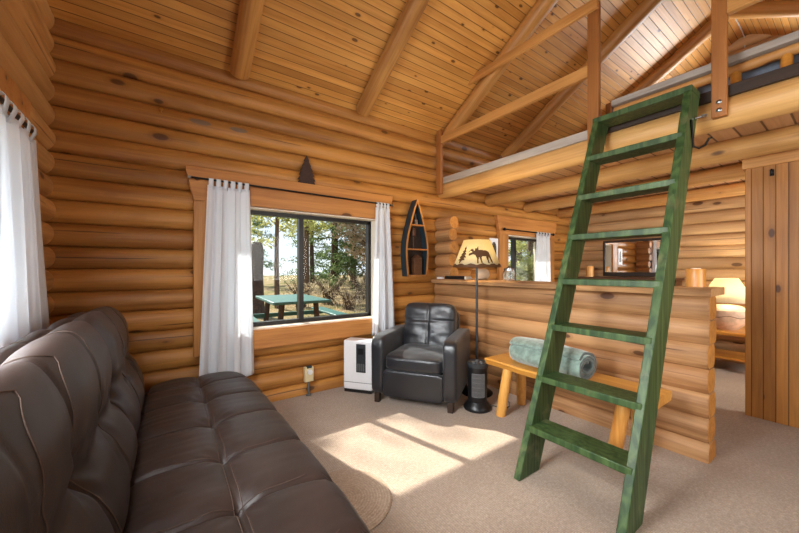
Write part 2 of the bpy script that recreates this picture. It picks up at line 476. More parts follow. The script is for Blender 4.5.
def log_wall(name, axis, a0, a1, crest, sgn, ztop, mat, openings=(), gable=None, bulge=.05, outer=.2):
    """logs run along the axis; sgn = direction the logs bulge along the other axis"""
    mb = MB(); vid = {}
    vs, fs = [], []
    P = (lambda a, d, z: (a, d, z)) if axis == 'X' else (lambda a, d, z: (d, a, z))
    lr = random.Random(hash(name) % 1 + len(name)*13)
    def V(key, p):
        if key not in vid:
            vid[key] = len(vs); vs.append(p)
        return vid[key]
    def rng_at(z):
        lo, hi = a0, a1
        if gable and z > ZE:
            t = min((z - ZE)/SL, HALF - .002) + 0.0
            lo, hi = max(lo, YS + t - .03), min(hi, YN - t + .03)
        return lo, hi
    k = -1
    zb = Z0 - PITCH
    lo_z = zb
    while lo_z < ztop - 1e-6:
        hi_z = min(lo_z + PITCH, ztop)
        cr = lr.uniform(-.006, .006)
        zs = [lo_z + PITCH*(.5 - .492*math.cos(PI*i/12)) for i in range(13)] + [lo_z, lo_z+PITCH]
        zs += [z for o in openings for z in (o[2], o[3]) if lo_z < z < lo_z + PITCH]
        if gable: zs.append(ZE) if lo_z < ZE < lo_z+PITCH else None
        zs = sorted(z for z in set(zs) if z <= hi_z + 1e-9)
        for outerface in (0, 1):
            zz = zs if not outerface else sorted({zs[0], zs[-1], *[z for o in openings for z in (o[2], o[3]) if zs[0] < z < zs[-1]], *([ZE] if gable and zs[0] < ZE < zs[-1] else [])})
            def dep(z):
                if outerface: return crest - sgn*outer
                f = max(0., min(1., (z - lo_z)/PITCH))*2 - 1
                if abs(f) > .999: return crest - sgn*(bulge + .03)
                return crest - sgn*(bulge*(1 - math.sqrt(max(0., 1 - f*f))) + cr)
            for i in range(len(zz)-1):
                za, zc = zz[i], zz[i+1]; zm = (za+zc)/2
                la, ha = rng_at(za); lc, hc = rng_at(zc)
                cuts = sorted((o[0], o[1]) for o in openings if o[2] <= zm <= o[3])
                segs = []; pa, pc = la, lc
                for (x0, x1) in cuts:
                    segs.append((pa, x0, pc, x0)); pa = pc = x1
                segs.append((pa, ha, pc, hc))
                for (b0, b1, c0, c1) in segs:
                    q = [V((k, outerface, round(a, 4), round(z, 4)), P(a, dep(z), z)) for a, z in ((b0, za), (b1, za), (c1, zc), (c0, zc))]
                    if len(set(q)) == 4: fs.append(tuple(q))
        k += 1; lo_z += PITCH
    mb.add(vs, fs)
    me = bpy.data.meshes.new(name); me.from_pydata(mb.v, [], mb.f); me.materials.append(mat)
    bm = bmesh.new(); bm.from_mesh(me); 
    for f in bm.faces: f.smooth = True
    bm.normal_update()
    want = Vector((0, sgn, 0)) if axis == 'X' else Vector((sgn, 0, 0))
    for f in bm.faces:
        c = f.calc_center_median(); isout = abs((c[1] if axis == 'X' else c[0]) - (crest - sgn*outer)) < 1e-4
        if f.normal.dot(want)*(-1 if isout else 1) < 0: f.normal_flip()
    bm.to_mesh(me); bm.free()
    return struct(link(bpy.data.objects.new(name, me)))

# openings: (a0, a1, z0, z1)
W1 = (.40, 1.90, .67, 1.745)
W2 = (4.16, 5.20, .90, 1.712)
WW = (.35, 2.25, .95, 1.80)       # side window behind the futon
WV = (-1.15, -.05, .35, 2.0)        # unseen second side window, added beside the viewer for more light
WS = (1.2, 2.9, .9, 2.0)       # big unseen window added behind the viewer to let fill light in
WG = (.35, 1.45, 2.75, 3.45)      # loft gable window
WD = (4.3, 5.5, .8, 2.0)          # unseen window added in the opposite wall to brighten the far room
log_wall('wall_north', 'X', -.72, 6.12, 3.115, -1, 2.93, M['log_n'], [W1, W2], bulge=.058)
log_wall('wall_west', 'Y', -1.5, 3.2, XW, 1, ZRIDGE-.02, M['log_w'], [WV, WW], gable=True, bulge=.075)
log_wall('wall_east', 'Y', -1.5, 3.2, XE, -1, ZRIDGE-.02, M['log_e'], [WG], gable=True)
log_wall('wall_south', 'X', -.72, 6.12, -1.315, 1, 2.93, M['log_n'], [WS, WD])

# floor
struct(MB().box(-.75, 6.15, -1.5, 3.28, -.12, 0).build('floor', M['carpet']))

# ceiling: two board slopes; local x along the ridge, local y down the slope
th = math.atan(SL)
def slope(name, sg):
    L = (HALF + 1.03)/math.cos(th)
    mb = MB().box(-1.1, 6.6, 0, L, 0, .16)
    o = mb.build(name, M['ceil'])
    if sg > 0:
        o.location = (0, YR, ZRIDGE); o.rotation_euler = (-th, 0, 0)
    else:
        o.matrix_world = Matrix.Translation((5.5, YR, ZRIDGE)) @ Matrix.Rotation(PI, 4, 'Z') @ Matrix.Rotation(-th, 4, 'X')
    return struct(o)
slope('ceiling', 1); slope('ceiling', -1)

# ---------------------------------------------------------------- windows
def window(name, axis, face, into, op, trimw, sill_h, head, frame=.035, divider=None, Mt=None, trims=True, left=None):
    """face: inner plane coordinate of the trim; into: +1/-1 direction to the outside"""
    a0, a1, z0, z1 = op
    P = (lambda a, d, z: Vector((a, d, z))) if axis == 'X' else (lambda a, d, z: Vector((d, a, z)))
    root = empty(name, P((a0+a1)/2, face, z0)); root['kind'] = 'structure'
    org = root.location
    def B(x0, x1, d0, d1, q0, q1):
        p, q = P(x0, d0, q0) - org, P(x1, d1, q1) - org
        mb = MB().box(min(p.x, q.x), max(p.x, q.x), min(p.y, q.y), max(p.y, q.y), min(p.z, q.z), max(p.z, q.z))
        return mb
    dout = face + into*.215
    f0, f1 = face + into*.10, face + into*.16
    # jamb liner
    for nm, bx in (('jamb', (a0, a0+.012, face, dout, z0, z1)), ('jamb', (a1-.012, a1, face, dout, z0, z1)),
                   ('head_liner', (a0, a1, face, dout, z1-.012, z1)), ('sill', (a0, a1, face, dout, z0, z0+.012))):
        B(*bx).build(nm, M['cream'], root)
    fr = MB()
    i = .012
    for bx in ((a0+i, a0+i+frame, f0, f1, z0+i, z1-i), (a1-i-frame, a1-i, f0, f1, z0+i, z1-i),
               (a0+i, a1-i, f0, f1, z1-i-frame, z1-i), (a0+i, a1-i, f0, f1, z0+i, z0+i+frame)):
        b = B(*bx); fr.add(b.v, b.f)
    fr.build('frame', M['bronze'], root)
    if divider:
        B(divider-.022, divider+.022, f0-into*.005, f1, z0+i, z1-i).build('mullion', M['bronze'], root)
    ds = [a0+i+frame] + ([divider-.02, divider+.02] if divider else []) + [a1-i-frame]
    for j in range(0, len(ds), 2):
        B(ds[j]-.004, ds[j+1]+.004, f0+into*.03, f0+into*.036, z0+i+frame-.004, z1-i-frame+.004).build('pane', M['glass'], root)
    if trims:
        t0, t1 = face - into*.035, face + into*.015
        lx = left if left is not None else a0 - trimw
        B(lx, a0, t0, t1, z0-sill_h+.0, z1).build('side_casing', M['trimz'], root, bevel=.004)
        B(a1, a1+trimw, t0, t1, z0-sill_h, z1).build('side_casing', M['trimz'], root, bevel=.004)
        # header flares at both ends
        poly = [(lx+.0, z1), (a1+trimw, z1), (a1+trimw+.06, head), (lx-.06, head)]
        mb = MB(); mb.prism(poly, lambda a, b, d: P(a, d, b) - org, t0 - into*.006, t1)
        mb.build('header_board', M['trim'], root, bevel=.004)
        B(a0, a1, t0, t1, z0-sill_h, z0).build('bottom_board', M['trim'], root, bevel=.004)
    return root
window('window_1', 'X', 3.105, 1, W1, .13, .165, 2.01, divider=1.10, left=.195)
window('window_2', 'X', 3.105, 1, W2, .20, .16, 1.98, divider=4.50, left=3.95)
window('window_3', 'Y', XW+.005, -1, WW, .12, .15, 2.035, divider=1.35)
window('window_added_4', 'X', -1.305, -1, WS, .12, .15, 2.2, divider=2.0)  # unseen window, added as an opening for fill light
window('window_added_7', 'Y', XW+.005, -1, WV, .10, .12, 2.15, divider=-.6)  # added out of view, lets a second side fill in
window('window_5', 'Y', XE+.005, 1, WG, .10, .10, 3.55, divider=.9)
window('window_added_6', 'X', -1.305, -1, WD, .10, .10, 2.1, divider=4.9)  # added out of view for the far room fill

# ---------------------------------------------------------------- rafters and loft
def log_between(name, p0, p1, r0, r1, mat, label, cat, group, seed=0, n=20):
    p0, p1 = Vector(p0), Vector(p1); L = (p1-p0).length
    rr = random.Random(seed); ph = rr.uniform(0, 6)
    steps = 14
    pts = []; rads = []
    for i in range(steps+1):
        t = i/steps
        pts.append((L*t, .006*math.sin(ph+t*5), .006*math.cos(ph*2+t*4)))
        rads.append((r0+(r1-r0)*t)*(1+.02*math.sin(ph+t*9)))
    e = .012
    pts = [(0, pts[0][1], pts[0][2])] + [(e, pts[0][1], pts[0][2])] + pts[1:-1] + [(L-e, pts[-1][1], pts[-1][2]), (L, pts[-1][1], pts[-1][2])]
    rads = [rads[0]*.93, rads[0]] + rads[1:-1] + [rads[-1], rads[-1]*.93]
    o = MB().tube(pts, rads, n).build(name, mat, None, smooth=True, angle=50)
    o.location = p0
    o.rotation_euler = (p1-p0).to_track_quat('X', 'Z').to_euler()
    return tag(o, label, cat, group)

RR = .078
def rafter(x, sg, label, seed, group='log rafters under the board ceiling'):
    off = RR*.86
    nrm = Vector((0, -math.sin(th)*sg, -math.cos(th)))
    y0 = YN - .055 if sg > 0 else YS + .055
    a = Vector((x, y0, roof(y0))) + nrm*off
    y1 = YR + (.05 if sg > 0 else -.05)
    b = Vector((x, y1, ZRIDGE - .005)) + nrm*off
    log_between('log_rafter', a, b, RR*.96, RR*1.02, M['round'], label, 'rafter', group, seed)
rafter(.515, 1, 'peeled log rafter on the board ceiling above the futon end of the window', 1)
rafter(1.69, 1, 'peeled log rafter on the board ceiling above the armchair, midway between futon and loft', 2)
rafter(2.86, 1, 'peeled log rafter running up behind the loft railing beside its upper rail', 3)
rafter(4.03, 1, 'dim log rafter deep in the loft, behind the railing bay', 4)
rafter(5.20, 1, 'dim log rafter farthest into the loft, beside the pale sunlit boards', 5)
rafter(5.20, -1, 'short visible log rafter on the opposite roof slope above the grey capped guard rail', 6)
rafter(.515, -1, 'log rafter on the opposite roof slope above the futon', 7)
rafter(1.69, -1, 'log rafter on the opposite roof slope above the sunny carpet', 8)
rafter(2.86, -1, 'log rafter on the opposite roof slope above the ladder', 9)
rafter(4.03, -1, 'log rafter on the opposite roof slope above the loft mattress', 10)

for (x, z, r, lab, sd) in ((2.88, 2.178, .0935, 'thick pale log joist at the loft edge, the ladder leaning against it', 11),
                           (3.78, 2.172, .087, 'pale log joist under the loft, second in from the loft edge', 12),
                           (4.68, 2.172, .078, 'pale log joist under the loft, above the far window', 13),
                           (5.66, 2.172, .078, 'pale log joist under the loft, closest to the mirror wall', 14)):
    log_between('loft_joist', (x, 3.135, z), (x, -1.32, z), r, r*1.02, M['joist'], lab, 'joist', 'log joists carrying the loft floor', sd, n=28)
ZF = 2.30
lf = struct(MB().box(2.83, 5.96, -1.29, 3.09, 2.255, ZF).build('floor_loft', M['loftply']))
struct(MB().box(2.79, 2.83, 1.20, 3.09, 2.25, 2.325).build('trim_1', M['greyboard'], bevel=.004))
struct(MB().box(2.79, 2.83, -1.29, 1.199, 2.25, 2.318).build('trim_3', M['shadedplank'], bevel=.004))  # shade on this stretch is put into the plank colour

# loft railing: posts bolted to the edge joist and two bays of rails
rt = empty('loft_railing', (2.765, 1.3, 2.1), 0, 'two-rail pine railing with square posts along the loft edge above the joist', 'railing')
def RB(x0, x1, y0, y1, z0, z1): return MB().box(x0-2.765, x1-2.765, y0-1.3, y1-1.3, z0-2.1, z1-2.1)
RB(2.742, 2.784, 3.00, 3.075, 2.12, 2.90).build('post', M['railz'], rt, bevel=.003)
RB(2.742, 2.784, 1.205, 1.288, 2.16, 3.29).build('post', M['railz'], rt, bevel=.003)
pst = RB(2.742, 2.784, .487, .556, 2.125, 3.29).build('post', M['railz'], rt, bevel=.003)
RB(2.745, 2.782, 1.288, 3.0, 2.73, 2.82).build('rail', M['raily'], rt, bevel=.003)
mb = MB(); mb.prism([(1.20, 3.215), (2.56, 3.215), (2.47, 3.29), (1.20, 3.29)], lambda a, b, d: (d-2.765, a-1.3, b-2.1), 2.704, 2.741)
mb.build('rail', M['raily'], rt, bevel=.003)
RB(2.745, 2.782, -1.28, .487, 2.73, 2.82).build('rail', M['raily'], rt, bevel=.003)
RB(2.704, 2.741, -1.28, .56, 3.215, 3.29).build('rail', M['raily'], rt, bevel=.003)
for z in (2.165, 2.215):
    mb = MB().lathe([(.0, .006), (.010, .004), (.014, 0), (.014, -.004)], 12, M=Matrix.Translation((2.742-2.765, .521-1.3, z-2.1)) @ Matrix.Rotation(-PI/2, 4, 'Y'))
    mb.build('bolt', M['steel'], rt, smooth=True)

# low guard rail with grey cap on short log balusters
gr = empty('guard_rail', (3.0, 0, ZF), 0, 'low log guard rail with weathered grey cap board on short log balusters in the loft', 'railing')
MB().box(-.055, .05, -1.27, 1.20, .215, .263).build('cap_board', M['greyboard'], gr, bevel=.006)
MB().tube([(0, -1.27, .185), (0, -.4, .188), (0, .4, .182), (0, 1.19, .185)], .032, 14).build('log_rail', M['raily'], gr, smooth=True)
for y in (1.13, .92, .705, .49, .275, .06, -.155, -.37, -.585, -.8, -1.015):
    MB().tube([(0.0, y, .0), (0, y, .17)], [.028, .026], 12).build('baluster', M['bench'], gr, smooth=True)
MB().box(-.03, .03, 1.203, 1.25, .002, .26).build('end_post', M['railz'], gr, bevel=.004)
mt = MB()
vs, fs, _ = superbox((.68, .95, .12), (16, 20, 6), 7)
mt.add([(v.x, v.y, v.z+.12) for v in vs], fs)
o = mt.build('loft_mattress', M['mattress'], None, smooth=True)
o.location = (3.78, .0, ZF); tag(o, 'blue-grey mattress on the loft floor behind the low guard rail', 'mattress')
wr_ = MB().tube([(0, 0, 0), (.6, .0, .0), (.75, .0, -.03), (.76, 0, -.25)], .006, 6).build('cable', M['white'])
wr_.location = (5.25, YR, ZRIDGE-.014); tag(wr_, 'thin white cable running along the ridge boards above the loft', 'cable')

# ---------------------------------------------------------------- bar wall, stub, counter
def log_stack(name, x_front, x_back, y0, y1, seams, bulge, endj, mats, seed):
    rr = random.Random(seed); mb = MB()
    n = 9
    for a, b in zip(seams[:-1], seams[1:]):
        ye = y0 + rr.uniform(-endj, endj)
        prof = []
        for i in range(n+1):
            f = -1 + 2*i/n; prof.append((x_front + bulge*(1-math.sqrt(max(0, 1-f*f*.98))), a+(b-a)*i/n))
        for i in range(n, -1, -1):
            f = -1 + 2*i/n; prof.append((x_back - bulge*(1-math.sqrt(max(0, 1-f*f*.98))), a+(b-a)*i/n))
        m_ = len(prof); b0 = len(mb.v)
        cx = (x_front+x_back)/2; cz = (a+b)/2
        rows = [(ye, .94), (ye+.012, 1.), ((ye+y1)/2, 1.), (y1, 1.)]
        vs = [(cx+(px-cx)*s, y, cz+(pz-cz)*s) for y, s in rows for px, pz in prof]
        fs = [(r*m_+i, r*m_+(i+1) % m_, (r+1)*m_+(i+1) % m_, (r+1)*m_+i) for r in range(3) for i in range(m_)]
        mb.add(vs, fs, 0)
        mb.add([(cx+(px-cx)*.94, ye, cz+(pz-cz)*.94) for px, pz in prof], [tuple(reversed(range(m_)))], 1)
    o = mb.build(name, mats, None, smooth=True, angle=35, fixn=True)
    return struct(o)
log_stack('wall_bar', 2.73, 2.905, .568, 3.10, [-.04] + [.116+.153*i for i in range(7)], .034, .006, [M['log_bar'], M['log_end']], 3)

mb = MB()
for i, z in enumerate((1.16, 1.312, 1.464, 1.616, 1.76)):
    yy = 2.85 + (.012 if i % 2 else -.01)
    mb.tube([(2.815, 3.10, z), (2.815, yy+.012, z), (2.815, yy, z)], [.078, .078, .070], 22, capmi=1)
struct(mb.build('wall_stub', [M['log_bar'], M['log_end']], None, smooth=True, angle=35))

mb = MB()
N = 90; rr = random.Random(5)
rows = []
for i in range(N+1):
    y = .54 + (3.085-.54)*i/N
    w1 = mnoise.noise(Vector((y*2.3, 0, 0)))*.02 + mnoise.noise(Vector((y*9, 3, 0)))*.008
    w2 = mnoise.noise(Vector((y*2.1, 7, 0)))*.02
    zt = 1.084; zb = 1.036
    rows.append([(2.668+w1+.010, y, zt), (2.660+w1, y, zt-.014), (2.672+w1+mnoise.noise(Vector((y*14, 1, 0)))*.008, y, zb), (2.985+w2, y, zb), (2.99+w2, y, zt-.01), (2.98+w2, y, zt)])
vs = [v for r_ in rows for v in r_]
fs = [(i*6+k, i*6+(k+1) % 6, (i+1)*6+(k+1) % 6, (i+1)*6+k) for i in range(N) for k in range(6)]
mis = []
mb.add(vs, fs, 0)
for f in range(len(fs)):
    if f % 6 in (0, 1): mb.mi[f] = 1
mb.add(rows[0], [(5,4,3,2,1,0)]); mb.add(rows[-1], [(0,1,2,3,4,5)])
o = mb.build('bar_counter', [M['slab'], M['bark']], None, smooth=True, angle=40)
tag(o, 'live-edge wooden slab counter lying along the top of the log bar wall', 'counter')

# partition with tongue and groove boards
struct(MB().box(3.906, 3.99, -1.31, .584, 0, 2.06).build('wall_partition', M['panel'], bevel=.003))
struct(MB().box(3.888, 4.01, -1.31, .60, 2.02, 2.105).build('trim_2', M['raily'], bevel=.004))

# ---------------------------------------------------------------- ladder
lad = empty('loft_ladder', (1.74, .9, 0), 0, 'green painted wooden loft ladder with flat treads leaning on the loft edge', 'ladder')
LS = (2.60-1.638)/2.31
YL0, YL1 = .612, 1.178; TH = .040; DEP = .168; ZT = 2.312
def lx(z): return 1.638 + LS*z - 1.74
for (y0, y1) in ((YL0, YL0+TH), (YL1-TH, YL1)):
    mb = MB()
    mb.prism([(lx(0), 0), (lx(0)+DEP+.03, 0), (lx(ZT)+DEP, ZT), (lx(ZT), ZT)], lambda a, b, d: (a, d-.9, b), y0, y1)
    mb.build('stringer', M['green'], lad, bevel=.004)
for z in (2.312, 2.004, 1.712, 1.432, 1.140, .856, .556, .285):
    top = z == 2.312
    ya, yb = (YL0-.002, YL1+.002) if top else (YL0+.012, YL1-.012)
    mb = MB().box(lx(z-.02)-.004, lx(z-.02)+.162, ya-.9, yb-.9, z-.038, z+(.002 if top else 0))
    mb.build('tread', M['green'], lad, bevel=.004)
hk = MB().tube([(lx(2.0)+.09, YL0-.9-.004, 2.09), (lx(2.0)+.10, YL0-.9-.012, 1.93), (lx(2.0)+.11, YL0-.9-.035, 1.915), (lx(2.0)+.125, YL0-.9-.06, 1.93), (lx(2.0)+.13, YL0-.9-.075, 1.965), (lx(2.0)+.13, YL0-.9-.09, 1.967)], .006, 8).build('hook', M['iron'], lad, smooth=True)
hk['label'] = 'black iron hook'
mb = MB().tube([(lx(2.13)+.12, YL0-.9-.003, 2.12), (lx(2.13)+.125, YL0-.9-.02, 2.123), (lx(2.13)+.13, YL0-.9-.035, 2.125)], .006, 8)
mb.lathe([(.0, -.006), (.014, -.006), (.014, .006), (0, .006)], 12, c=(lx(2.13)+.132, YL0-.9-.042, 2.126))
mb.build('latch', M['steel'], lad, smooth=True)['label'] = 'steel latch eye'

# ---------------------------------------------------------------- futon
SEAMS = [2.63, 2.283, 1.926, 1.549, 1.188, .83]
YA, YB = .52, 2.965
YC = (YA+YB)/2; HL = (YB-YA)/2
fut = empty('leather_futon', (0, YC, 0), 0, 'dark brown tufted leather futon sofa along the wall under the side window', 'sofa')
def g(d, w): return math.exp(-(d/w)**2)
SX = .203
def seat_fn(p, q):
    x, y, z = p.x+.205, p.y+YC, p.z
    top = max(0, q[2]/max(abs(q[0]), abs(q[1]), abs(q[2])))
    ft = min(1., max(0., (p.z+.02)/.08))
    d = 0.
    for s in SEAMS:
        dd = y - s + .012*math.sin(x*9+s*7)
        d += .010*g(dd, .009) + .008*g(dd, .045)
        d += .016*g(math.hypot(dd, x-SX), .055) + .008*g(math.hypot(dd, x-SX), .02)
        # pleats radiating from the tufts
        an = math.atan2(dd, x-SX); r = math.hypot(dd, x-SX)
        d += .002*math.sin(an*9+s*3)*g(r-.08, .035)
    d += .011*g(x-SX, .010) + .010*g(x-SX, .05)
    # fine wrinkles across the inner strip, towards the backrest
    wv = mnoise.noise(Vector((x*5, y*26, s*1.))) * .004 + mnoise.noise(Vector((x*3, y*9, 4.)))*.006
    if x < SX: d += wv*min(1, (SX-x)/.12)
    else: d += wv*.35
    p = Vector((p.x, p.y, p.z - d*ft))
    return p
vs, fs, seat_map = superbox((.335, HL, .125), (64, 300, 14), 5.0, seat_fn)
zc = .315
mb = MB(); mb.add([(v.x+.205, v.y, v.z+zc) for v in vs], fs)
mb.build('seat', M['brownleather'], fut, smooth=True, angle=180)
def st_pos(mp, off, x, y, cx, cy, sx, sy):
    # point of the cushion top at x,y
    qx, qy = (x-cx)/sx, (y-cy)/sy
    p = mp((qx, qy, 1.)); return Vector((p.x+cx, p.y, p.z+off+.0012))
for dx in (-.013, .013):
    pts = [st_pos(seat_map, zc, SX+dx, YA+.08+.012*k, .205, YC, .335, HL) for k in range(int((YB-YA-.14)/.012))]
    MB().tube(pts, .0016, 5).build('stitching', M['thread'], fut, smooth=True)
for s in SEAMS:
    pts = []
    for k in range(41):
        x = -.04 + .012*k
        pts.append(st_pos(seat_map, zc, x, s + .013 - .012*math.sin(x*9+s*7), .205, YC, .335, HL))
    MB().tube(pts, .0014, 5).build('stitching', M['thread'], fut, smooth=True)
TILT = R(13)
BH = .325; BT = .105
BC = Vector((-.262, 0, .665))
def back_fn(p, q):
    # local: x = forward, z = up along the back
    y, zz = p.y+YC, p.z
    front = 1. if q[0] > .2 else (max(0., q[2])**3 if q[2] > 0 else 0.)
    d = 0.
    for i, s in enumerate(SEAMS):
        deep = 1.8 if i == 2 else (.9 if i == 4 else .35)
        dd = y - s + .012*math.sin(zz*8+s)
        d += deep*(.009*g(dd, .010) + .014*g(dd, .075))
        r = math.hypot(dd, zz-.0)
        d += deep*(.022*g(r, .06) + .012*g(r, .02))
        an = math.atan2(dd, zz+.001)
        d += .005*math.sin(an*7+s*5)*g(r-.08, .05)
    # waist at mid height, fuller roll at the top, skirt at the foot
    d += .020*g(zz+.02, .05) - .018*g(zz-.17, .10) - .022*g(zz+.22, .10)
    d += mnoise.noise(Vector((y*3, zz*7, 1.)))*.008
    off = d*front
    if q[2] > .5: p.z -= .020*g(p.x+.012, .010) + .012*g(p.x+.012, .03)
    n = Vector((p.x/BT*.9 if q[0] > 0 else 0, 0, max(0, p.z/BH)**5))
    if n.length < 1e-4: return p
    n.normalize()
    return p - n*off
vs, fs, back_map = superbox((BT, HL, BH), (36, 280, 44), 5.0, back_fn)
MR = Matrix.Translation(BC) @ Matrix.Rotation(-TILT, 4, 'Y')
mb = MB(); mb.add([MR @ v for v in vs], fs)
mb.build('backrest', M['brownleather'], fut, smooth=True, angle=180)
nrm = Vector((math.cos(TILT), 0, math.sin(TILT)))
for s in SEAMS:
    pts = []
    for k in range(62):
        qz = -.9 + .03*k
        pts.append(MR @ back_map((1., (s + .014 - .012*math.sin(qz*BH*8+s) - YC)/HL, qz)) + nrm*.0012)
    for k in range(14):
        qx = .96 - .13*k
        pts.append(MR @ back_map((qx, (s+.014-.012*math.sin(BH*8+s)-YC)/HL, 1.)) + Vector((0, 0, .0012)))
    MB().tube(pts, .0016, 5).build('stitching', M['thread'], fut, smooth=True)
MB().box(-.30, .46, -HL+.06, HL-.06, .13, .20).build('base_frame', M['blackwood'], fut, bevel=.006)
for x in (-.26, .42):
    for y in (-HL+.12, HL-.12):
        MB().tube([(x, y, 0), (x, y, .14)], [.02, .026], 14).build('leg', M['iron'], fut, smooth=True)

# ---------------------------------------------------------------- curtains and rods
def rod(name, p0, p1, r, label, mats, fin='knob', axis='X', wall=3.10):
    p0, p1 = Vector(p0), Vector(p1)
    root = empty(name, (p0+p1)/2, 0, label, 'curtain rod')
    c = (p0+p1)/2; d = (p1-p0).normalized()
    MB().tube([p0-c, p1-c], r, 10).build('pole', mats[0], root, smooth=True)
    for p, s in ((p0, -1), (p1, 1)):
        a = p - c
        if fin == 'ball':
            mb = MB(); pr = [(.022*math.sin(PI*i/10), -.022*math.cos(PI*i/10)) for i in range(11)]
            mb.lathe(pr, 14, c=a + d*s*.015)
        else:
            mb = MB().tube([a - d*s*.004, a+d*s*.022], [r*1.7, r*1.4], 12)
        mb.build('finial', mats[1], root, smooth=True)
        q = a - d*s*.045
        if axis == 'X': mb = MB().tube([q, q+Vector((0, wall-p.y, 0))], .006, 8).tube([q+Vector((0, wall-p.y-.004, 0)), q+Vector((0, wall-p.y, 0))], .016, 12)
        else: mb = MB().tube([q, q+Vector((wall-p.x, 0, 0))], .006, 8)
        mb.build('bracket', mats[1], root, smooth=True)
    return root
rod('curtain_rod', (.172, 3.035, 1.915), (2.045, 3.035, 1.905), .008, 'thin dark rod with steel ends across the header of the picnic-table window', (M['iron'], M['steel']), wall=3.068)
rod('curtain_rod', (4.03, 3.035, 1.782), (5.29, 3.035, 1.778), .009, 'black rod with ball ends above the small window beyond the bar', (M['iron'], M['iron']), fin='ball', wall=3.068)
rod('curtain_rod', (-.515, .25, 1.862), (-.515, 2.33, 1.862), .010, 'brown rod over the side window behind the futon', (M['bronze'], M['brass']), axis='Y', wall=-.545)

def curtain(axis, dpos, a0, a1, b0, b1, zt, zb, folds, amp, tabs, label, seed, sgn=-1, rodr=.01):
    """a0..a1 width at top, b0..b1 at the hem"""
    rr = random.Random(seed); ph = rr.uniform(0, 6)
    P = (lambda a, d, z: Vector((a, d, z))) if axis == 'X' else (lambda a, d, z: Vector((d, a, z)))
    org = P((a0+a1)/2, dpos, zb)
    root = empty('curtain', org, 0, label, 'curtain', 'white tab-top curtains')
    nu, nv = 110, 46
    hem = zt - .055
    vs = []
    for j in range(nv+1):
        t = j/nv; z = hem + (zb-hem)*t
        for i in range(nu+1):
            s = i/nu
            a = (a0+(a1-a0)*s)*(1-t) + (b0+(b1-b0)*s)*t
            w = math.sin(s*folds*2*PI+ph+.5*math.sin(t*3+s*4)) + .35*math.sin(s*folds*4.7*PI+ph*2+t*2)
            d = dpos + sgn*amp*w*(.55+.6*t) 
            a += .012*math.sin(s*folds*4*PI+ph+t)*(1-abs(2*s-1))
            zz = z + .008*math.sin(s*folds*2*PI)*t
            vs.append(P(a, d, zz) - org)
    fs = [(j*(nu+1)+i, j*(nu+1)+i+1, (j+1)*(nu+1)+i+1, (j+1)*(nu+1)+i) for j in range(nv) for i in range(nu)]
    o = MB().add(vs, fs).build('fabric', M['curtain'], root, smooth=True, angle=180)
    so = o.modifiers.new('thickness', 'SOLIDIFY'); so.thickness = .0016
    for k in range(tabs):
        s = (k+.5)/tabs
        i = int(s*nu); base = vs[i] + org
        a = a0 + (a1-a0)*s
        w = min(.042, (a1-a0)/tabs*.62)/2
        mb = MB(); pts = []
        db = (base.y if axis == 'X' else base.x)
        r = rodr+.004
        path = [(db+.002, hem-.03), (dpos - r, zt-.03)] + [(dpos - r*math.cos(PI*q/8), zt - .012 + r*math.sin(PI*q/8)) for q in range(9)] + [(dpos + r, zt-.03), (db-.002, hem-.03)]
        v2 = []
        for d_, z_ in path:
            v2 += [P(a-w, d_, z_)-org, P(a+w, d_, z_)-org]
        f2 = [(2*q, 2*q+1, 2*q+3, 2*q+2) for q in range(len(path)-1)]
        tb = mb.add(v2, f2).build('tab', M['curtain'], root, smooth=True, angle=180)
        so = tb.modifiers.new('thickness', 'SOLIDIFY'); so.thickness = .0016
    return root
curtain('X', 3.035, .285, .600, .225, .640, 1.925, .30, 3.5, .022, 6, 'wide white tab-top curtain hanging beside the futon end of the picnic-table window', 1)
curtain('X', 3.035, 1.850, 2.020, 1.800, 2.090, 1.918, .50, 2.5, .022, 4, 'narrow white curtain hanging behind the armchair', 2)
curtain('X', 3.035, 4.80, 5.215, 4.745, 5.235, 1.795, .70, 3.5, .02, 5, 'white curtain on the small window beyond the bar', 3)
curtain('Y', -.505, 1.35, 2.31, 1.4, 2.53, 1.872, .55, 7, .018, 11, 'long white curtain behind the futon on the side window', 4, sgn=1, rodr=.012)

# ---------------------------------------------------------------- armchair
ac = empty('armchair', (2.065, 2.495, 0), R(-56.2), 'black leather club armchair standing between the window and the bar', 'armchair')
W_, D_ = .392, .39
def soft(name, c, s, n, mat, parent, rx=0, fn=None, res=(18, 18, 12), extra=None):
    vs, fs, mp = superbox((s[0]/2, s[1]/2, s[2]/2), res, n, fn)
    MM = Matrix.Translation(c) @ Matrix.Rotation(rx, 4, 'X')
    mb = MB(); mb.add([MM @ v for v in vs], fs)
    return mb.build(name, mat, parent, smooth=True, angle=180), mp, MM
def arm_fn(p, q):
    # fuller at the top, slight seam down the front
    t = (p.z/.265)
    p.x *= 1 + .05*t
    return p
for s in (-1, 1):
    soft('arm', (s*(W_-.062), -.0, .335), (.125, .78, .53), 9, M['blackleather'], ac, fn=arm_fn, res=(10, 30, 20))
soft('front_panel', (0, -.345, .185), (.545, .07, .235), 12, M['blackleather'], ac)
def cush_fn(p, q):
    k = max(0., 1-(p.x/.26)**4)*max(0, 1-(p.y/.29)**4)
    p.z += (.022 if p.z > 0 else -.006)*k
    p.z += mnoise.noise(Vector((p.x*9, p.y*9, 2)))*.006*(1 if p.z > 0 else 0)
    return p
soft('seat_cushion', (0, -.095, .365), (.54, .575, .135), 7, M['blackleather'], ac, fn=cush_fn, res=(30, 34, 10))
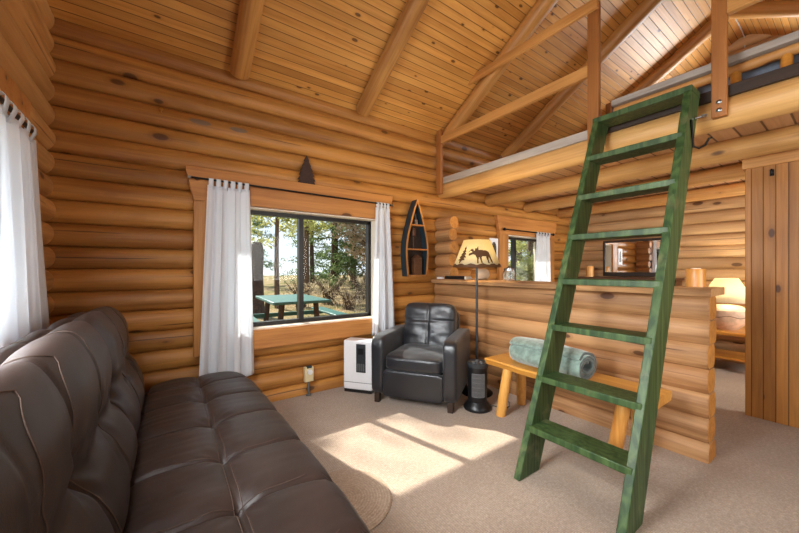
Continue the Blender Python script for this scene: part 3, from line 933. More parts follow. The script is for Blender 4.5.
def bk_fn(p, q):
    k = max(0., 1-(p.x/.26)**4)*max(0, 1-(p.z/.25)**4)
    if p.y < 0:
        p.y -= .02*k
        p.y += .012*g(p.x, .010) + .010*g(p.z-.07, .012)
        p.y += mnoise.noise(Vector((p.x*7, p.z*14, 2)))*.010
    return p
soft('back_cushion', (0, .215, .60), (.535, .15, .50), 7, M['blackleather'], ac, rx=R(-11), fn=bk_fn, res=(40, 10, 40))
soft('back_panel', (0, .335, .42), (.56, .11, .70), 10, M['blackleather'], ac, rx=R(-4), res=(14, 8, 18))
MB().box(-.30, .30, -.31, .33, .075, .14).build('base_frame', M['blackwood'], ac, bevel=.004)
for x in (-.335, .335):
    for y in (-.345, .33):
        MB().box(x-.024, x+.024, y-.024, y+.024, 0, .085).build('leg', M['blackwood'], ac, bevel=.004)

# ---------------------------------------------------------------- white heater box beside the armchair
hv = empty('air_purifier', (1.445, 2.985, 0), math.atan2(-.79, .615), 'white upright air purifier box with dark control panel by the wall outlet', 'appliance')
HW, HD, HH = .30, .155, .505
MB().box(0, HW, 0, HD, .03, HH).build('body', M['white'], hv, bevel=.012, seg=3)
MB().box(.006, HW-.006, .006, HD-.006, 0, .03).build('base', M['black'], hv, bevel=.003)
pn = MB().box(.135, .235, -.004, .002, .20, .475).build('control_panel', M['darkgrey'], hv, bevel=.003)
sl = MB()
for i in range(4):
    sl.box(.150+i*.020, .162+i*.020, -.007, -.003, .215, .285)
sl.build('vent_slot', M['grille'], pn, bevel=.001)
MB().box(.158, .212, -.0065, -.003, .375, .435).build('display', M['black'], pn, bevel=.001)
MB().box(.002, HW-.002, -.0015, .002, .098, .103).build('seam', M['grille'], hv)
MB().tube([(0.01, .12, .12), (-.03, .12, .13), (-.045, .11, .07), (-.035, .10, .012), (-.01, .11, .006), (.02, .1, .006)], .005, 8).build('cord', M['cream'], hv, smooth=True)

# outlet on conduit
ot = empty('wall_outlet', (1.128, 3.105, 0), 0, 'ivory outlet box with a white plug on a short conduit below the window', 'outlet')
MB().box(-.043, .043, -.045, .0, .135, .275).build('box', M['ivory'], ot, bevel=.005)
MB().tube([(.0, -.02, 0.0), (.0, -.02, .137)], .010, 12).build('conduit', M['grille'], ot, smooth=True)
MB().lathe([(0, .03), (.022, .028), (.024, 0)], 18, M=Matrix.Translation((0, -.045, .23)) @ Matrix.Rotation(PI/2, 4, 'X')).build('plug', M['white'], ot, smooth=True)
MB().box(-.024, .024, -.048, -.02, .262, .285).build('cover_hinge', M['teal'], ot, bevel=.003)
MB().tube([(0, -.02, 0), (0, -.02, .012)], .024, 14).build('flange', M['grille'], ot, smooth=True)

# ---------------------------------------------------------------- tower fan heater
fh = empty('tower_heater', (2.215, 1.955, 0), math.atan2(-2.2, -1.95)+PI/2, 'small black tower fan heater on the carpet beside the armchair', 'heater')
MB().lathe([(0, 0), (.115, 0), (.118, .012), (.112, .03), (.088, .058), (.080, .07)], 36).build('base', M['black'], fh, smooth=True)
MB().lathe([(.078, .066), (.080, .08), (.083, .34), (.083, .372), (.0, .374)], 36).build('body', M['black'], fh, smooth=True, angle=35)
MB().lathe([(.086, .362), (.090, .37), (.090, .392), (.078, .402), (.074, .396), (.0, .39)], 36).build('top_ring', M['darkgrey'], fh, smooth=True, angle=35)
mb = MB()
for i in range(15):
    a = R(-38 + 76*i/14) - PI/2
    c_, s_ = math.cos(a), math.sin(a)
    mb.tube([(.0845*c_, .0845*s_, .12), (.0845*c_, .0845*s_, .315)], .0028, 6)
for z in (.12, .16, .2, .24, .28, .315):
    mb.tube([(.0845*math.cos(R(-38+76*i/14)-PI/2), .0845*math.sin(R(-38+76*i/14)-PI/2), z) for i in range(15)], .0024, 6)
mb.build('front_grille', M['grille'], fh, smooth=True)
for x, y in ((-.032, -.02), (.03, -.025), (0, .03)):
    MB().lathe([(.016, .39), (.016, .408), (0, .409)], 16, c=(x, y, 0)).build('knob', M['grille'], fh, smooth=True, angle=35)
MB().tube([(.09, .05, .02), (.16, .04, .006), (.24, .0, .006), (.28, .05, .006), (.30, .14, .006), (.27, .22, .006)], .004, 8).build('cord', M['black'], fh, smooth=True)

# ---------------------------------------------------------------- moose floor lamp
LPX, LPY = 2.49, 2.205
fl = empty('floor_lamp', (LPX, LPY, 0), math.atan2(-LPY, -LPX)+PI/2, 'tall floor lamp with a lit parchment moose shade behind the tower heater', 'floor lamp')
MB().lathe([(0, 0), (.150, 0), (.152, .010), (.140, .020), (.05, .028), (.018, .05), (0, .05)], 36).build('base', M['iron'], fl, smooth=True)
MB().tube([(0, 0, .04), (0, 0, .7), (0, 0, 1.33)], [.013, .012, .011], 14).build('pole', M['darkgrey'], fl, smooth=True)
r0, r1, za, zb_ = .228, .128, 1.222, 1.482
mb = MB()
sh = MB().lathe([(r0, za), (r1, zb_)], 48)
sh.f = [f for f in sh.f if len(f) == 4]; sh.mi = [0]*len(sh.f)
shd = sh.build('lamp_shade', M['shade'], fl, smooth=True, angle=180)
so = shd.modifiers.new('thickness', 'SOLIDIFY'); so.thickness = .002
def cone_pt(s, h, off=.003):
    t = h/(zb_-za); r = r0+(r1-r0)*t + off
    a = -PI/2 + s/(r0*.82)
    return (r*math.cos(a), r*math.sin(a), za+h)
def inside(poly, x, y):
    c = False; n = len(poly)
    for i in range(n):
        x1, y1 = poly[i]; x2, y2 = poly[(i+1) % n]
        if (y1 > y) != (y2 > y) and x < (x2-x1)*(y-y1)/(y2-y1)+x1: c = not c
    return c
def decal(name, polys, mat, parent, cell=.0035):
    mb = MB()
    xs = [p[0] for q in polys for p in q]; ys = [p[1] for q in polys for p in q]
    i0, i1 = int(min(xs)/cell)-1, int(max(xs)/cell)+1; j0, j1 = int(min(ys)/cell)-1, int(max(ys)/cell)+1
    for i in range(i0, i1+1):
        for j in range(j0, j1+1):
            x, y = (i+.5)*cell, (j+.5)*cell
            if any(inside(q, x, y) for q in polys):
                for off, rev in ((.0022, True), (.0040, False)):
                    v = [cone_pt(i*cell, j*cell, off), cone_pt((i+1)*cell, j*cell, off), cone_pt((i+1)*cell, (j+1)*cell, off), cone_pt(i*cell, (j+1)*cell, off)]
                    mb.add(v, [(3,2,1,0) if rev else (0,1,2,3)])
    return mb.build(name, mat, parent, fixn=False)
body = [(-.045,.135),(-.030,.148),(-.012,.152),(.01,.160),(.05,.157),(.095,.152),(.118,.140),(.126,.115),(.130,.08),(.138,.045),(.134,.036),(.126,.038),(.118,.07),(.108,.095),(.100,.062),(.104,.036),(.093,.036),(.088,.07),(.082,.098),(.045,.096),(.040,.07),(.048,.036),(.037,.036),(.028,.075),(.020,.092),(.014,.06),(.014,.032),(.003,.032),(.002,.08),(-.012,.11),(-.03,.116),(-.05,.112),(-.066,.104),(-.076,.110),(-.070,.126)]
ant1 = [(-.040,.140),(-.060,.150),(-.080,.148),(-.086,.136),(-.079,.138),(-.080,.146),(-.068,.140),(-.068,.155),(-.055,.168),(-.050,.160),(-.040,.172),(-.028,.150)]
ant2 = [(-.020,.152),(-.012,.175),(.002,.170),(.010,.190),(.018,.188),(.014,.172),(.022,.170),(.004,.156),(-.010,.150)]
decal('moose_silhouette', [body, ant1, ant2], M['moose'], fl)
tree = [(x_-.012, y_) for x_, y_ in [(-.150,.035),(-.147,.06),(-.172,.062),(-.146,.085),(-.165,.09),(-.138,.112),(-.150,.118),(-.128,.138),(-.138,.145),(-.118,.162),(-.126,.170),(-.110,.195),(-.100,.170),(-.108,.162),(-.094,.146),(-.106,.138),(-.086,.118),(-.104,.112),(-.084,.09),(-.108,.085),(-.094,.065),(-.125,.06),(-.138,.035)]]
decal('tree_silhouette', [tree], M['moose'], fl)
mb = MB()
for k in range(48):
    a0_, a1_ = 2*PI*k/48, 2*PI*(k+1)/48
    h0 = .026 + .008*math.sin(k*1.7); h1 = .026 + .008*math.sin((k+1)*1.7)
    def cp(a, h, o):
        t = h/(zb_-za); r = r0+(r1-r0)*t+o
        return (r*math.cos(a), r*math.sin(a), za+h)
    for o, rev in ((.001, 1), (.004, 0)):
        v = [cp(a0_, -.004, o), cp(a1_, -.004, o), cp(a1_, h1, o), cp(a0_, h0, o)]
        mb.add(v, [(3,2,1,0) if rev else (0,1,2,3)])
mb.build('shade_band', M['moose'], fl, fixn=False)
bb = MB(); bb.lathe([(.0, 1.34), (.022, 1.35), (.03, 1.375), (.022, 1.40), (.0, 1.41)], 16)
bb.build('bulb', M['bulb'], fl, smooth=True)
mb = MB()
for k in range(3):
    a = 2*PI*k/3; mb.tube([(0, 0, 1.325), (r0*.95*math.cos(a), r0*.95*math.sin(a), za+.012)], .003, 6)
mb.build('shade_harp', M['iron'], fl)

# ---------------------------------------------------------------- bench and rolled blanket
bn = empty('log_bench', (2.36, 1.27, 0), 0, 'honey pine bench with peeled log legs against the log bar wall', 'bench')
mb = MB()
Nn = 40; rows = []
for i in range(Nn+1):
    y = -.58 + 1.165*i/Nn
    w = mnoise.noise(Vector((y*3, 0, 9)))*.018
    b2 = mnoise.noise(Vector((y*5, 4, 9)))*.01
    rows.append([(-.175+w, y, .46), (-.180+w, y, .448), (-.150+w+b2, y, .405), (.150, y, .405), (.172, y, .43), (.168, y, .46)])
vs = [v for r_ in rows for v in r_]
mb.add(vs, [(i*6+k, i*6+(k+1) % 6, (i+1)*6+(k+1) % 6, (i+1)*6+k) for i in range(Nn) for k in range(6)])
mb.add(rows[0], [(5,4,3,2,1,0)]); mb.add(rows[-1], [(0,1,2,3,4,5)])
mb.build('seat_slab', M['bench'], bn, smooth=True, angle=40)
for (fx, fy, tx, ty) in ((-.10, .475, -.11, .40), (.245, .52, .10, .42), (-.105, -.36, -.125, -.43), (.215, -.40, .10, -.42)):
    MB().tube([(fx, fy, 0), ((fx*2+tx)/3, (fy*2+ty)/3, .14), (tx, ty, .40), (tx+(tx-fx)*.03, ty+(ty-fy)*.03, .412)], [.038, .040, .037, .03], 16).build('leg', M['benchleg'], bn, smooth=True, angle=50)

bl = empty('rolled_blanket', (2.345, 1.375, .46), R(-5), 'sage green plush blanket rolled up on the bench', 'blanket')
turns = 3.2; th_ = .018
def spiral(a): return .022 + th_*1.25*a/(2*PI)
ns = 110; ny_ = 40
amax = turns*2*PI
mb = MB()
def spt(i, j, side):
    a = amax*i/ns; r = spiral(a) + side*th_
    y = -.29 + .58*j/ny_
    en = 1 - .12*(abs(2*j/ny_-1)**6)
    x = r*math.cos(a+1.2)*1.38; z = r*math.sin(a+1.2)*1.02
    bump = mnoise.noise(Vector((y*7, a*1.3, 2.)))*.012
    k = 1 + bump/max(r, .03)*(1 if a > amax-2*PI else .4)
    y2 = y + mnoise.noise(Vector((a*.7, j*.0, 5.)))*.012 + .010*math.sin(a*.8)
    return (x*k*en, y2, max(-.084, z*k*en))
def grid(side):
    return [spt(i, j, side) for i in range(ns+1) for j in range(ny_+1)]
vo_ = grid(1); vi_ = grid(0)
W1_ = ny_+1; nA = len(vo_)
F = []
for i in range(ns):
    for j in range(ny_):
        F.append((i*W1_+j, i*W1_+j+1, (i+1)*W1_+j+1, (i+1)*W1_+j))
mb.add(vo_, F, 0); mb.add(vi_, [tuple(reversed(f)) for f in F], 1)
for j in (0, ny_):
    for i in range(ns):
        mb.add([vo_[i*W1_+j], vo_[(i+1)*W1_+j], vi_[(i+1)*W1_+j], vi_[i*W1_+j]], [(0,1,2,3)], 1)
for i in (0, ns):
    for j in range(ny_):
        mb.add([vo_[i*W1_+j], vo_[i*W1_+j+1], vi_[i*W1_+j+1], vi_[i*W1_+j]], [(0,1,2,3)], 0)
mb.v = [(x, y, z+.085) for x, y, z in mb.v]
mb.build('fabric', [M['towel'], M['towelin']], bl, smooth=True, angle=180)

# ---------------------------------------------------------------- round mat
rm = MB().lathe([(0, .0), (.25, .0), (.256, .006), (.25, .013), (0, .015)], 64).build('round_mat', M['mat'], None, smooth=True)
rm.location = (.755, 1.575, .001); tag(rm, 'round braided beige mat on the carpet at the foot of the futon', 'mat')

# ---------------------------------------------------------------- boat shelf on the wall
bs = empty('boat_shelf', (2.385, 3.06, 1.12), 0, 'boat-shaped wall shelf with dark teal hull hanging between window and bar', 'shelf')
HT = .885; HWB = .140
def half(t):  # half width along the height
    return HWB*(1.0 + .16*math.sin(PI*min(1, t/.7)) )*(1 - max(0, (t-.28)/.72)**2.1) if t < 1 else 0.0
ts = [i/40 for i in range(41)]
DY0, DY1 = -.06, .045
hull = MB()
for s in (-1, 1):
    vs = []
    for t in ts:
        w = half(t); z = t*HT
        vs += [(s*(w), DY0, z), (s*(w), DY1, z), (s*max(0, w-.012), DY1, z), (s*max(0, w-.012), DY0, z)]
    fs = []
    for i in range(40):
        for k in range(4):
            fs.append((i*4+k, i*4+(k+1) % 4, (i+1)*4+(k+1) % 4, (i+1)*4+k))
    hull.add(vs, fs)
hull.build('hull', M['teal'], bs, smooth=True, angle=40)
gun = MB()
for s in (-1, 1):
    vs = []
    for t in ts:
        w = half(t); z = t*HT
        vs += [(s*(w+.003), DY0-.008, z), (s*(w+.003), DY0+.004, z), (s*max(0, w-.016), DY0+.004, z), (s*max(0, w-.016), DY0-.008, z)]
    gun.add(vs, [(i*4+k, i*4+(k+1) % 4, (i+1)*4+(k+1) % 4, (i+1)*4+k) for i in range(40) for k in range(4)])
gun.box(-half(0)-.003, half(0)+.003, DY0-.008, DY0+.004, -.004, .016)
gun.build('gunwale', M['trimz'], bs, smooth=True, angle=40)
pl = [(half(t), t*HT) for t in ts] + [(-half(t), t*HT) for t in reversed(ts[:-1])]
MB().prism(pl, lambda a, b, d: (a*.97, d, b), DY1-.012, DY1-.002).build('back_panel', M['blackwood'], bs)
for z in (.008, .31, .59):
    w = half(z/HT)-.006
    MB().box(-w, w, DY0+.002, DY1-.012, z-.008, z+.008).build('shelf_board', M['trim'], bs, bevel=.002)
lt = MB().box(-.055, .06, -.04, .02, 0, .19)
lt.prism([(-.06, .19), (.065, .19), (.0, .235)], lambda a, b, d: (a, d, b), -.045, .025)
o = lt.build('carved_box', M['stainwood'], None, bevel=.003); o.location = (2.41, 3.06, 1.136)
tag(o, 'small carved wooden house box in the bottom compartment of the boat shelf', 'ornament')
o = MB().tube([(0, 0, 0), (.005, .01, .20)], .006, 8).lathe([(.0, .13), (.022, .15), (.026, .2), (.02, .235), (0, .24)], 12).build('toy_oar', M['stainwood'], None, smooth=True)
o.location = (2.36, 3.04, 1.438); tag(o, 'small dark wooden oar standing in the middle of the boat shelf', 'ornament')
o = MB().tube([(0, 0, 0), (.0, .01, .13)], .006, 8).box(-.02, .02, -.004, .02, .0, .06).build('toy_paddle', M['steel'], None, smooth=True)
o.location = (2.40, 3.045, 1.718); tag(o, 'small pale ornament in the pointed top of the boat shelf', 'ornament')

# pine-tree ornament on the window header
prof = []
tiers = [(.0, .085), (.03, .070), (.035, .085), (.075, .058), (.08, .072), (.12, .05), (.125, .060), (.165, .035), (.17, .042), (.21, .02), (.22, .024), (.265, .003)]
pl = [(w, z) for z, w in tiers] + [(-w, z) for z, w in reversed(tiers)]
o = MB().prism(pl, lambda a, b, d: (a, d, b), -.010, .010).build('tree_ornament', M['rust'], None, bevel=.002)
o.location = (1.108, 3.082, 2.0105); tag(o, 'rusty pine-tree cutout standing on the header board above the picnic-table window', 'ornament')

# small brass hook on an upper log
o = MB().lathe([(0, .0), (.012, .0), (.012, .004), (0, .006)], 12, M=Matrix.Rotation(PI/2, 4, 'X')).tube([(0, -.004, 0), (0, -.02, -.005), (0, -.022, -.03), (0, -.03, -.035), (0, -.038, -.02)], .004, 8).build('brass_hook', M['brass'], None, smooth=True)
o.location = (-.012, 3.112, 2.42); tag(o, 'tiny brass hook on an upper log of the window wall near the corner', 'hook')

# framed card by the far window
cd = empty('framed_card', (3.82, 3.065, 1.30), 0, 'white card with a dark arched print on the log wall beside the small window', 'picture')
MB().box(-.092, .092, .0, .012, 0, .34).build('card', M['white'], cd, bevel=.002)
ar = [(-.05, .05), (.05, .05), (.05, .2)] + [(.05*math.cos(PI*i/10), .2+.09*math.sin(PI*i/10)) for i in range(1, 10)] + [(-.05, .2)]
MB().prism(ar, lambda a, b, d: (a, d, b), -.002, .001).build('print', M['print'], cd)

# ---------------------------------------------------------------- things on the bar counter
ZB = 1.085
o = MB().tube([(0, 0, .0), (.012, 0, 0), (.20, .02, 0), (.212, .02, 0)], [.052, .060, .062, .055], 22, capmi=1).build('log_round', [M['cream'], M['log_end']], None, smooth=True, angle=50)
o.location = (2.745, 2.47, ZB+.062); tag(o, 'short pale log round lying on the bar counter behind the moose shade', 'log')
bk = empty('notebook', (2.79, 2.755, ZB), R(2), 'flat black box with pale end lying on the bar counter near the window wall', 'box')
MB().box(-.06, .06, -.15, .155, 0, .038).build('cover', M['black'], bk, bevel=.004)
MB().box(-.058, .058, -.163, -.149, .002, .036).build('end_band', M['cream'], bk, bevel=.002)
o = MB().box(-.03, .03, -.035, .035, 0, .022).build('card_box', M['white'], None, bevel=.003)
o.location = (2.74, 3.0, ZB); tag(o, 'small white box on the bar counter in the log corner', 'box')
jr = empty('glass_jar', (2.82, 2.08, ZB), 0, 'clear glass jar with steel lid on the bar counter in front of the small window', 'jar')
MB().lathe([(0, .0), (.05, .0), (.058, .02), (.058, .085), (.045, .105), (.041, .105), (.052, .083), (.052, .022), (0, .008)], 28).build('body', M['jar'], jr, smooth=True)
MB().lathe([(.048, .1), (.048, .124), (.02, .13), (.012, .145), (0, .147)], 24).build('lid', M['steel'], jr, smooth=True, angle=40)
MB().tube([(.055, 0, .03), (.085, 0, .04), (.085, 0, .08), (.055, 0, .09)], .005, 8).build('handle', M['steel'], jr, smooth=True)
def stump(loc, r, h, label, mat2):
    rt_ = empty('log_candle_holder', loc, 0, label, 'candle holder')
    MB().tube([(0, 0, 0), (0, 0, h*.5), (0, 0, h-.006), (0, 0, h)], [r*1.02, r*.97, r, r*.93], 20).build('stump', mat2, rt_, smooth=True, angle=50)
    MB().lathe([(r*.5, h-.004), (r*.5, h+.004), (0, h+.004)], 16).build('candle', M['cream'], rt_, smooth=True, angle=40)
stump((2.86, .655, ZB), .052, .118, 'log stump candle holder on the open end of the bar counter', M['benchleg'])
o = empty('votive_candle', (2.86, .79, ZB), 0, 'small dark candle cup beside the log stump on the bar counter', 'candle')
MB().lathe([(0, 0), (.028, 0), (.032, .035), (.03, .05), (.024, .05), (.024, .02), (0, .02)], 20).build('cup', M['black'], o, smooth=True, angle=40)
MB().lathe([(.024, .02), (.0235, .06), (0, .062)], 16).build('wax', M['ivory'], o, smooth=True, angle=40)

# ---------------------------------------------------------------- far room: dresser, mirror, table and lamp
dr = empty('dresser', (5.70, 2.10, 0), 0, 'dark wooden dresser standing under the mirror against the far log wall', 'dresser')
MB().box(-.24, .235, -.62, .66, 1.045, 1.08).build('top', M['stainwood'], dr, bevel=.004)
MB().box(-.21, .22, -.60, .64, .06, 1.045).build('body', M['stainwood'], dr, bevel=.004)
for i in range(4):
    for s in (-1, 1):
        z = .10+i*.235
        d_ = MB().box(-.225, -.208, .02+s*.31-.29, .02+s*.31+.29, z, z+.215).build('drawer', M['blackwood'], dr, bevel=.004)
        MB().lathe([(0, .02), (.014, .018), (.008, 0)], 12, M=Matrix.Translation((-.225, .02+s*.31, z+.11)) @ Matrix.Rotation(-PI/2, 4, 'Y')).build('knob', M['iron'], d_, smooth=True)
for x in (-.19, .2):
    for y in (-.58, .62):
        MB().box(x-.02, x+.02, y-.02, y+.02, 0, .06).build('foot', M['stainwood'], dr)
mr = empty('wall_mirror', (5.905, 2.10, 1.12), 0, 'wide dark-framed mirror on the far log wall beyond the bar', 'mirror')
y0, y1, z1_ = -.395, .385, .51
f_ = MB()
for bx in ((y0-.03, y1+.03, z1_, z1_+.03), (y0-.03, y1+.03, -.03, .035), (y0-.03, y0, 0, z1_), (y1, y1+.03, 0, z1_)):
    f_.box(-.02, .022, *bx)
f_.build('frame', M['blackwood'], mr, bevel=.003)
MB().box(-.004, .004, y0-.005, y1+.005, .03, z1_+.005).build('mirror_glass', M['mirror'], mr)
stump((5.62, 2.60, 1.08), .055, .17, 'log stump candle holder on the dresser beside the mirror', M['benchleg'])

tb = empty('side_table', (5.62, .98, 0), 0, 'low log side table in the far room carrying the pottery lamp', 'side table')
MB().box(-.28, .28, -.42, .36, .43, .47).build('tabletop', M['bench'], tb, bevel=.008)
for x in (-.22, .22):
    for y in (-.34, .30):
        MB().tube([(x, y, 0), (x, y, .43)], [.036, .034], 14).build('leg', M['benchleg'], tb, smooth=True, angle=50)
MB().box(-.24, .24, -.36, .32, .14, .17).build('lower_shelf', M['bench'], tb, bevel=.006)
tl = empty('table_lamp', (5.62, 1.0, .47), 0, 'lit table lamp with round pottery base and cream shade in the far room', 'table lamp')
MB().lathe([(0, 0), (.10, 0), (.125, .03), (.18, .09), (.202, .165), (.192, .235), (.13, .288), (.06, .30), (.03, .305)], 36).build('pottery_base', M['pottery'], tl, smooth=True)
MB().tube([(0, 0, .30), (0, 0, .40)], .012, 10).build('stem', M['brass'], tl, smooth=True)
mb = MB().lathe([(.255, .335), (.105, .62)], 40); mb.f = [f for f in mb.f if len(f) == 4]; mb.mi = [0]*len(mb.f)
s2 = mb.build('lamp_shade', M['shade2'], tl, smooth=True, angle=180)
so = s2.modifiers.new('thickness', 'SOLIDIFY'); so.thickness = .002
MB().lathe([(0, .40), (.022, .41), (.03, .44), (.02, .47), (0, .475)], 14).build('bulb', M['bulb'], tl, smooth=True)
mb = MB()
for k in range(3):
    a = 2*PI*k/3 + .4; mb.tube([(0, 0, .395), (.20*math.cos(a), .20*math.sin(a), .455)], .003, 6)
mb.build('shade_harp', M['brass'], tl)
mb = MB()
for k in range(40):
    a = 2*PI*k/40; mb.tube([(.207*math.cos(a), .207*math.sin(a), .165+.012*math.sin(a*6)), (.207*math.cos(a+.157), .207*math.sin(a+.157), .165+.012*math.sin((a+.157)*6))], .003, 5)
mb.build('carved_band', M['moose'], tl)

hk = MB().box(-.003, .003, -.012, .012, -.03, .02).tube([(-.003, 0, .01), (-.03, 0, .008), (-.035, 0, .02)], .005, 8).tube([(-.003, 0, -.02), (-.025, 0, -.03), (-.032, 0, -.012)], .005, 8).build('coat_hook', M['iron'], None, smooth=True)
hk.location = (3.9045, .435, 1.965); tag(hk, 'small black iron coat hook high on the board partition', 'hook')

# ---------------------------------------------------------------- outdoors
gd = MB()
n_ = 60
vs = []
for i in range(n_+1):
    for j in range(n_+1):
        x = -25 + 70*i/n_; y = 3.32 + 45*j/n_
        z = -.10 + .10*mnoise.noise(Vector((x*.3, y*.3, 0))) * min(1, (y-3.3)/3) + .012*max(0, y-12)
        vs.append((x, y, z))
gd.add(vs, [(i*(n_+1)+j, (i+1)*(n_+1)+j, (i+1)*(n_+1)+j+1, i*(n_+1)+j+1) for i in range(n_) for j in range(n_)])
struct(gd.build('ground', M['ground'], None, smooth=True))

pt = empty('picnic_table', (2.02, 6.5, -.10), R(-3), 'green painted picnic table with benches outside the window', 'picnic table')
MB().box(-.50, .50, -.86, .86, .70, .75).build('tabletop', M['picnic'], pt, bevel=.01)
for s in (-1, 1):
    MB().box(s*.80-.13, s*.80+.13, -.86, .86, .40, .44).build('bench_seat', M['picnic'], pt, bevel=.008)
    for y in (-.6, .6):
        MB().tube([(s*.36, y, 0), (s*.30, y, .70)], .05, 8).build('leg', M['trunkdark'], pt)
for y in (-.6, .6):
    MB().box(-.86, .86, y-.03, y+.03, .32, .40).build('crossbar', M['picnic'], pt)

def gz(x, y): return -.10 + .10*mnoise.noise(Vector((x*.3, y*.3, 0)))*min(1, (y-3.3)/3) + .012*max(0, y-12)
def leaves(mb, c, rad, n, size, rr, mat=0, squash=1.):
    for _ in range(n):
        d = Vector((rr.gauss(0, 1), rr.gauss(0, 1), rr.gauss(0, 1)*squash)); d = d.normalized()*rad*rr.random()**.4
        p = Vector(c) + Vector((d.x, d.y, d.z*squash))
        u = Vector((rr.uniform(-1, 1), rr.uniform(-1, 1), rr.uniform(-1, 1))).normalized(); w = u.orthogonal().normalized()
        s = size*rr.uniform(.6, 1.3)
        mb.add([p-u*s-w*s*.45, p+u*s-w*s*.45, p+u*s+w*s*.45, p-u*s+w*s*.45], [(0,1,2,3)])
def tree_(name, x, y, r, h, lean, kind, label, seed, fol=None, base=.6):
    rr = random.Random(seed)
    z0 = gz(x, y) - .05
    root = empty(name, (x, y, z0), 0, label, 'tree', 'trees outside the window')
    pts = [(lean[0]*t*h + .04*h*.1*math.sin(t*7+seed), lean[1]*t*h, h*t) for t in [i/10 for i in range(11)]]
    MB().tube(pts, [r*(1.15-1.0*i/10) + .01 for i in range(11)], 12).build('trunk', M['trunkdark'] if kind == 'con' else M['trunk'], root, smooth=True)
    br = MB(); lf_ = MB()
    nb = 46 if kind == 'con' else 26
    for k in range(nb):
        t = base + (1-base)*k/nb if kind == 'con' else rr.uniform(base, .95)
        a = rr.uniform(0, 2*PI); L = (h*.165*(1.15-t) + .22) if kind == 'con' else h*.16*rr.uniform(.6, 1.3)
        p = Vector(pts[min(9, int(t*10))]).lerp(Vector(pts[min(10, int(t*10)+1)]), t*10-int(t*10))
        e = p + Vector((math.cos(a)*L, math.sin(a)*L, (-.2 if kind == 'con' else .55)*L))
        br.tube([p, p.lerp(e, .5)+Vector((0, 0, .05)), e], [.03*r/.15, .02*r/.15, .006], 5)
        if fol:
            for q in (.35, .65, .95):
                leaves(lf_, p.lerp(e, q), L*.26+.06, fol, (.075 if kind == 'con' else .065), rr, squash=.55 if kind == 'con' else .9)
    br.build('branches', M['trunk'], root)
    if fol: lf_.build('foliage', M['needle'] if kind == 'con' else M['leafy'] if kind == 'leaf' else M['twig'], root, fixn=False)
    return root
# sight lines through the window run towards +x; the sun's path in from -x stays open
snag = empty('tree_stump', (2.05, 9.6, gz(2.05, 9.6)-.05), 0, 'tall dark broken trunk just past the picnic table, next to the wide curtain', 'stump')
MB().tube([(0, 0, 0), (.01, 0, .4), (.0, .02, 1.1), (.02, 0, 1.85), (.05, .02, 2.05)], [.25, .20, .185, .175, .12], 14).build('trunk', M['trunkdark'], snag, smooth=True, angle=60)
tree_('birch_tree', 3.05, 11.2, .07, 7.0, (.0, 0), 'leaf', 'yellow-green leafy tree right behind the tall broken trunk', 22, 60, .25)
tree_('birch_tree', 5.0, 13.8, .12, 8, (-.02, 0), 'leaf', 'yellow-green tree in the middle of the sliding pane', 23, 60, .2)
tree_('spruce_tree', 7.0, 15.5, .17, 10, (0, 0), 'con', 'dark spruce seen just past the window mullion', 24, 60, .1)
tree_('spruce_tree', 9.6, 18.5, .16, 12, (.01, 0), 'con', 'second spruce farther off through the wide pane', 25, 60, .1)
tree_('bare_tree', 7.0, 11.2, .20, 8, (-.10, .03), 'bare', 'leaning brushy grey trunk in the wide pane', 26, 70, .15)
tree_('bare_tree', 9.5, 12.9, .13, 8, (.02, 0), 'bare', 'slim bare tree at the curtain end of the wide pane', 27, 60, .15)
tree_('birch_tree', 13.0, 8.5, .14, 7, (0, 0), 'leaf', 'leafy tree outside the small window beyond the bar', 29, 80, .1)
tree_('birch_tree', 17.0, 11.8, .16, 8, (0, 0), 'leaf', 'farther leafy tree outside the small window', 30, 80, .08)
tree_('birch_tree', -2.5, 12.3, .13, 10.5, (0, 0), 'leaf', 'sparse birch standing up-sun of the picnic-table window, shading the carpet patch', 90, 60, .35)
for i, (x, y) in enumerate([(-.5, 26), (5.0, 25.5), (10.2, 27), (15.6, 24.5), (20.6, 21.5), (25.5, 18)]):
    tree_('spruce_tree', x, y, .18, 9 + (i*37 % 5), (0, 0), 'con', 'dense spruce in the far tree line', 70+i, 40, .03)
bu = [(3.9, 11.3, .7, 'dry brown bush behind the picnic table'), (5.2, 11.9, .9, 'dry twiggy bush under the leafy tree'), (7.2, 12.9, 1.1, 'tall tangled brush under the leaning trunk'), (5.0, 9.9, .6, 'low dry bush beside the picnic table bench'), (9.2, 15.0, 1.2, 'wide brush pile beyond the slim bare tree'), (6.9, 10.9, .8, 'dense dry brush at the foot of the leaning trunk'), (15, 9.6, 1.3, 'green bush outside the small window')]
for i, (x, y, r, lab) in enumerate(bu):
    rr = random.Random(50+i); mb = MB()
    for _ in range(70):
        a = rr.uniform(0, 2*PI); L = r*rr.uniform(.6, 1.3)
        mb.tube([(rr.uniform(-.3, .3)*r, rr.uniform(-.3, .3)*r, 0), (math.cos(a)*L*.3, math.sin(a)*L*.3, L*.6), (math.cos(a)*L*.7, math.sin(a)*L*.7, L*1.1)], [.012, .008, .003], 4)
    root = empty('bush', (x, y, gz(x, y)), 0, lab, 'bush', 'bushes in the clearing')
    mb.build('stems', M['trunk'], root)
    lf_ = MB(); leaves(lf_, (0, 0, r*.6), r, int(900*r), .03, rr, squash=.7)
    lf_.build('foliage', M['twig'] if i < 6 else M['leafy'], root, fixn=False)
rr = random.Random(99); mb = MB()
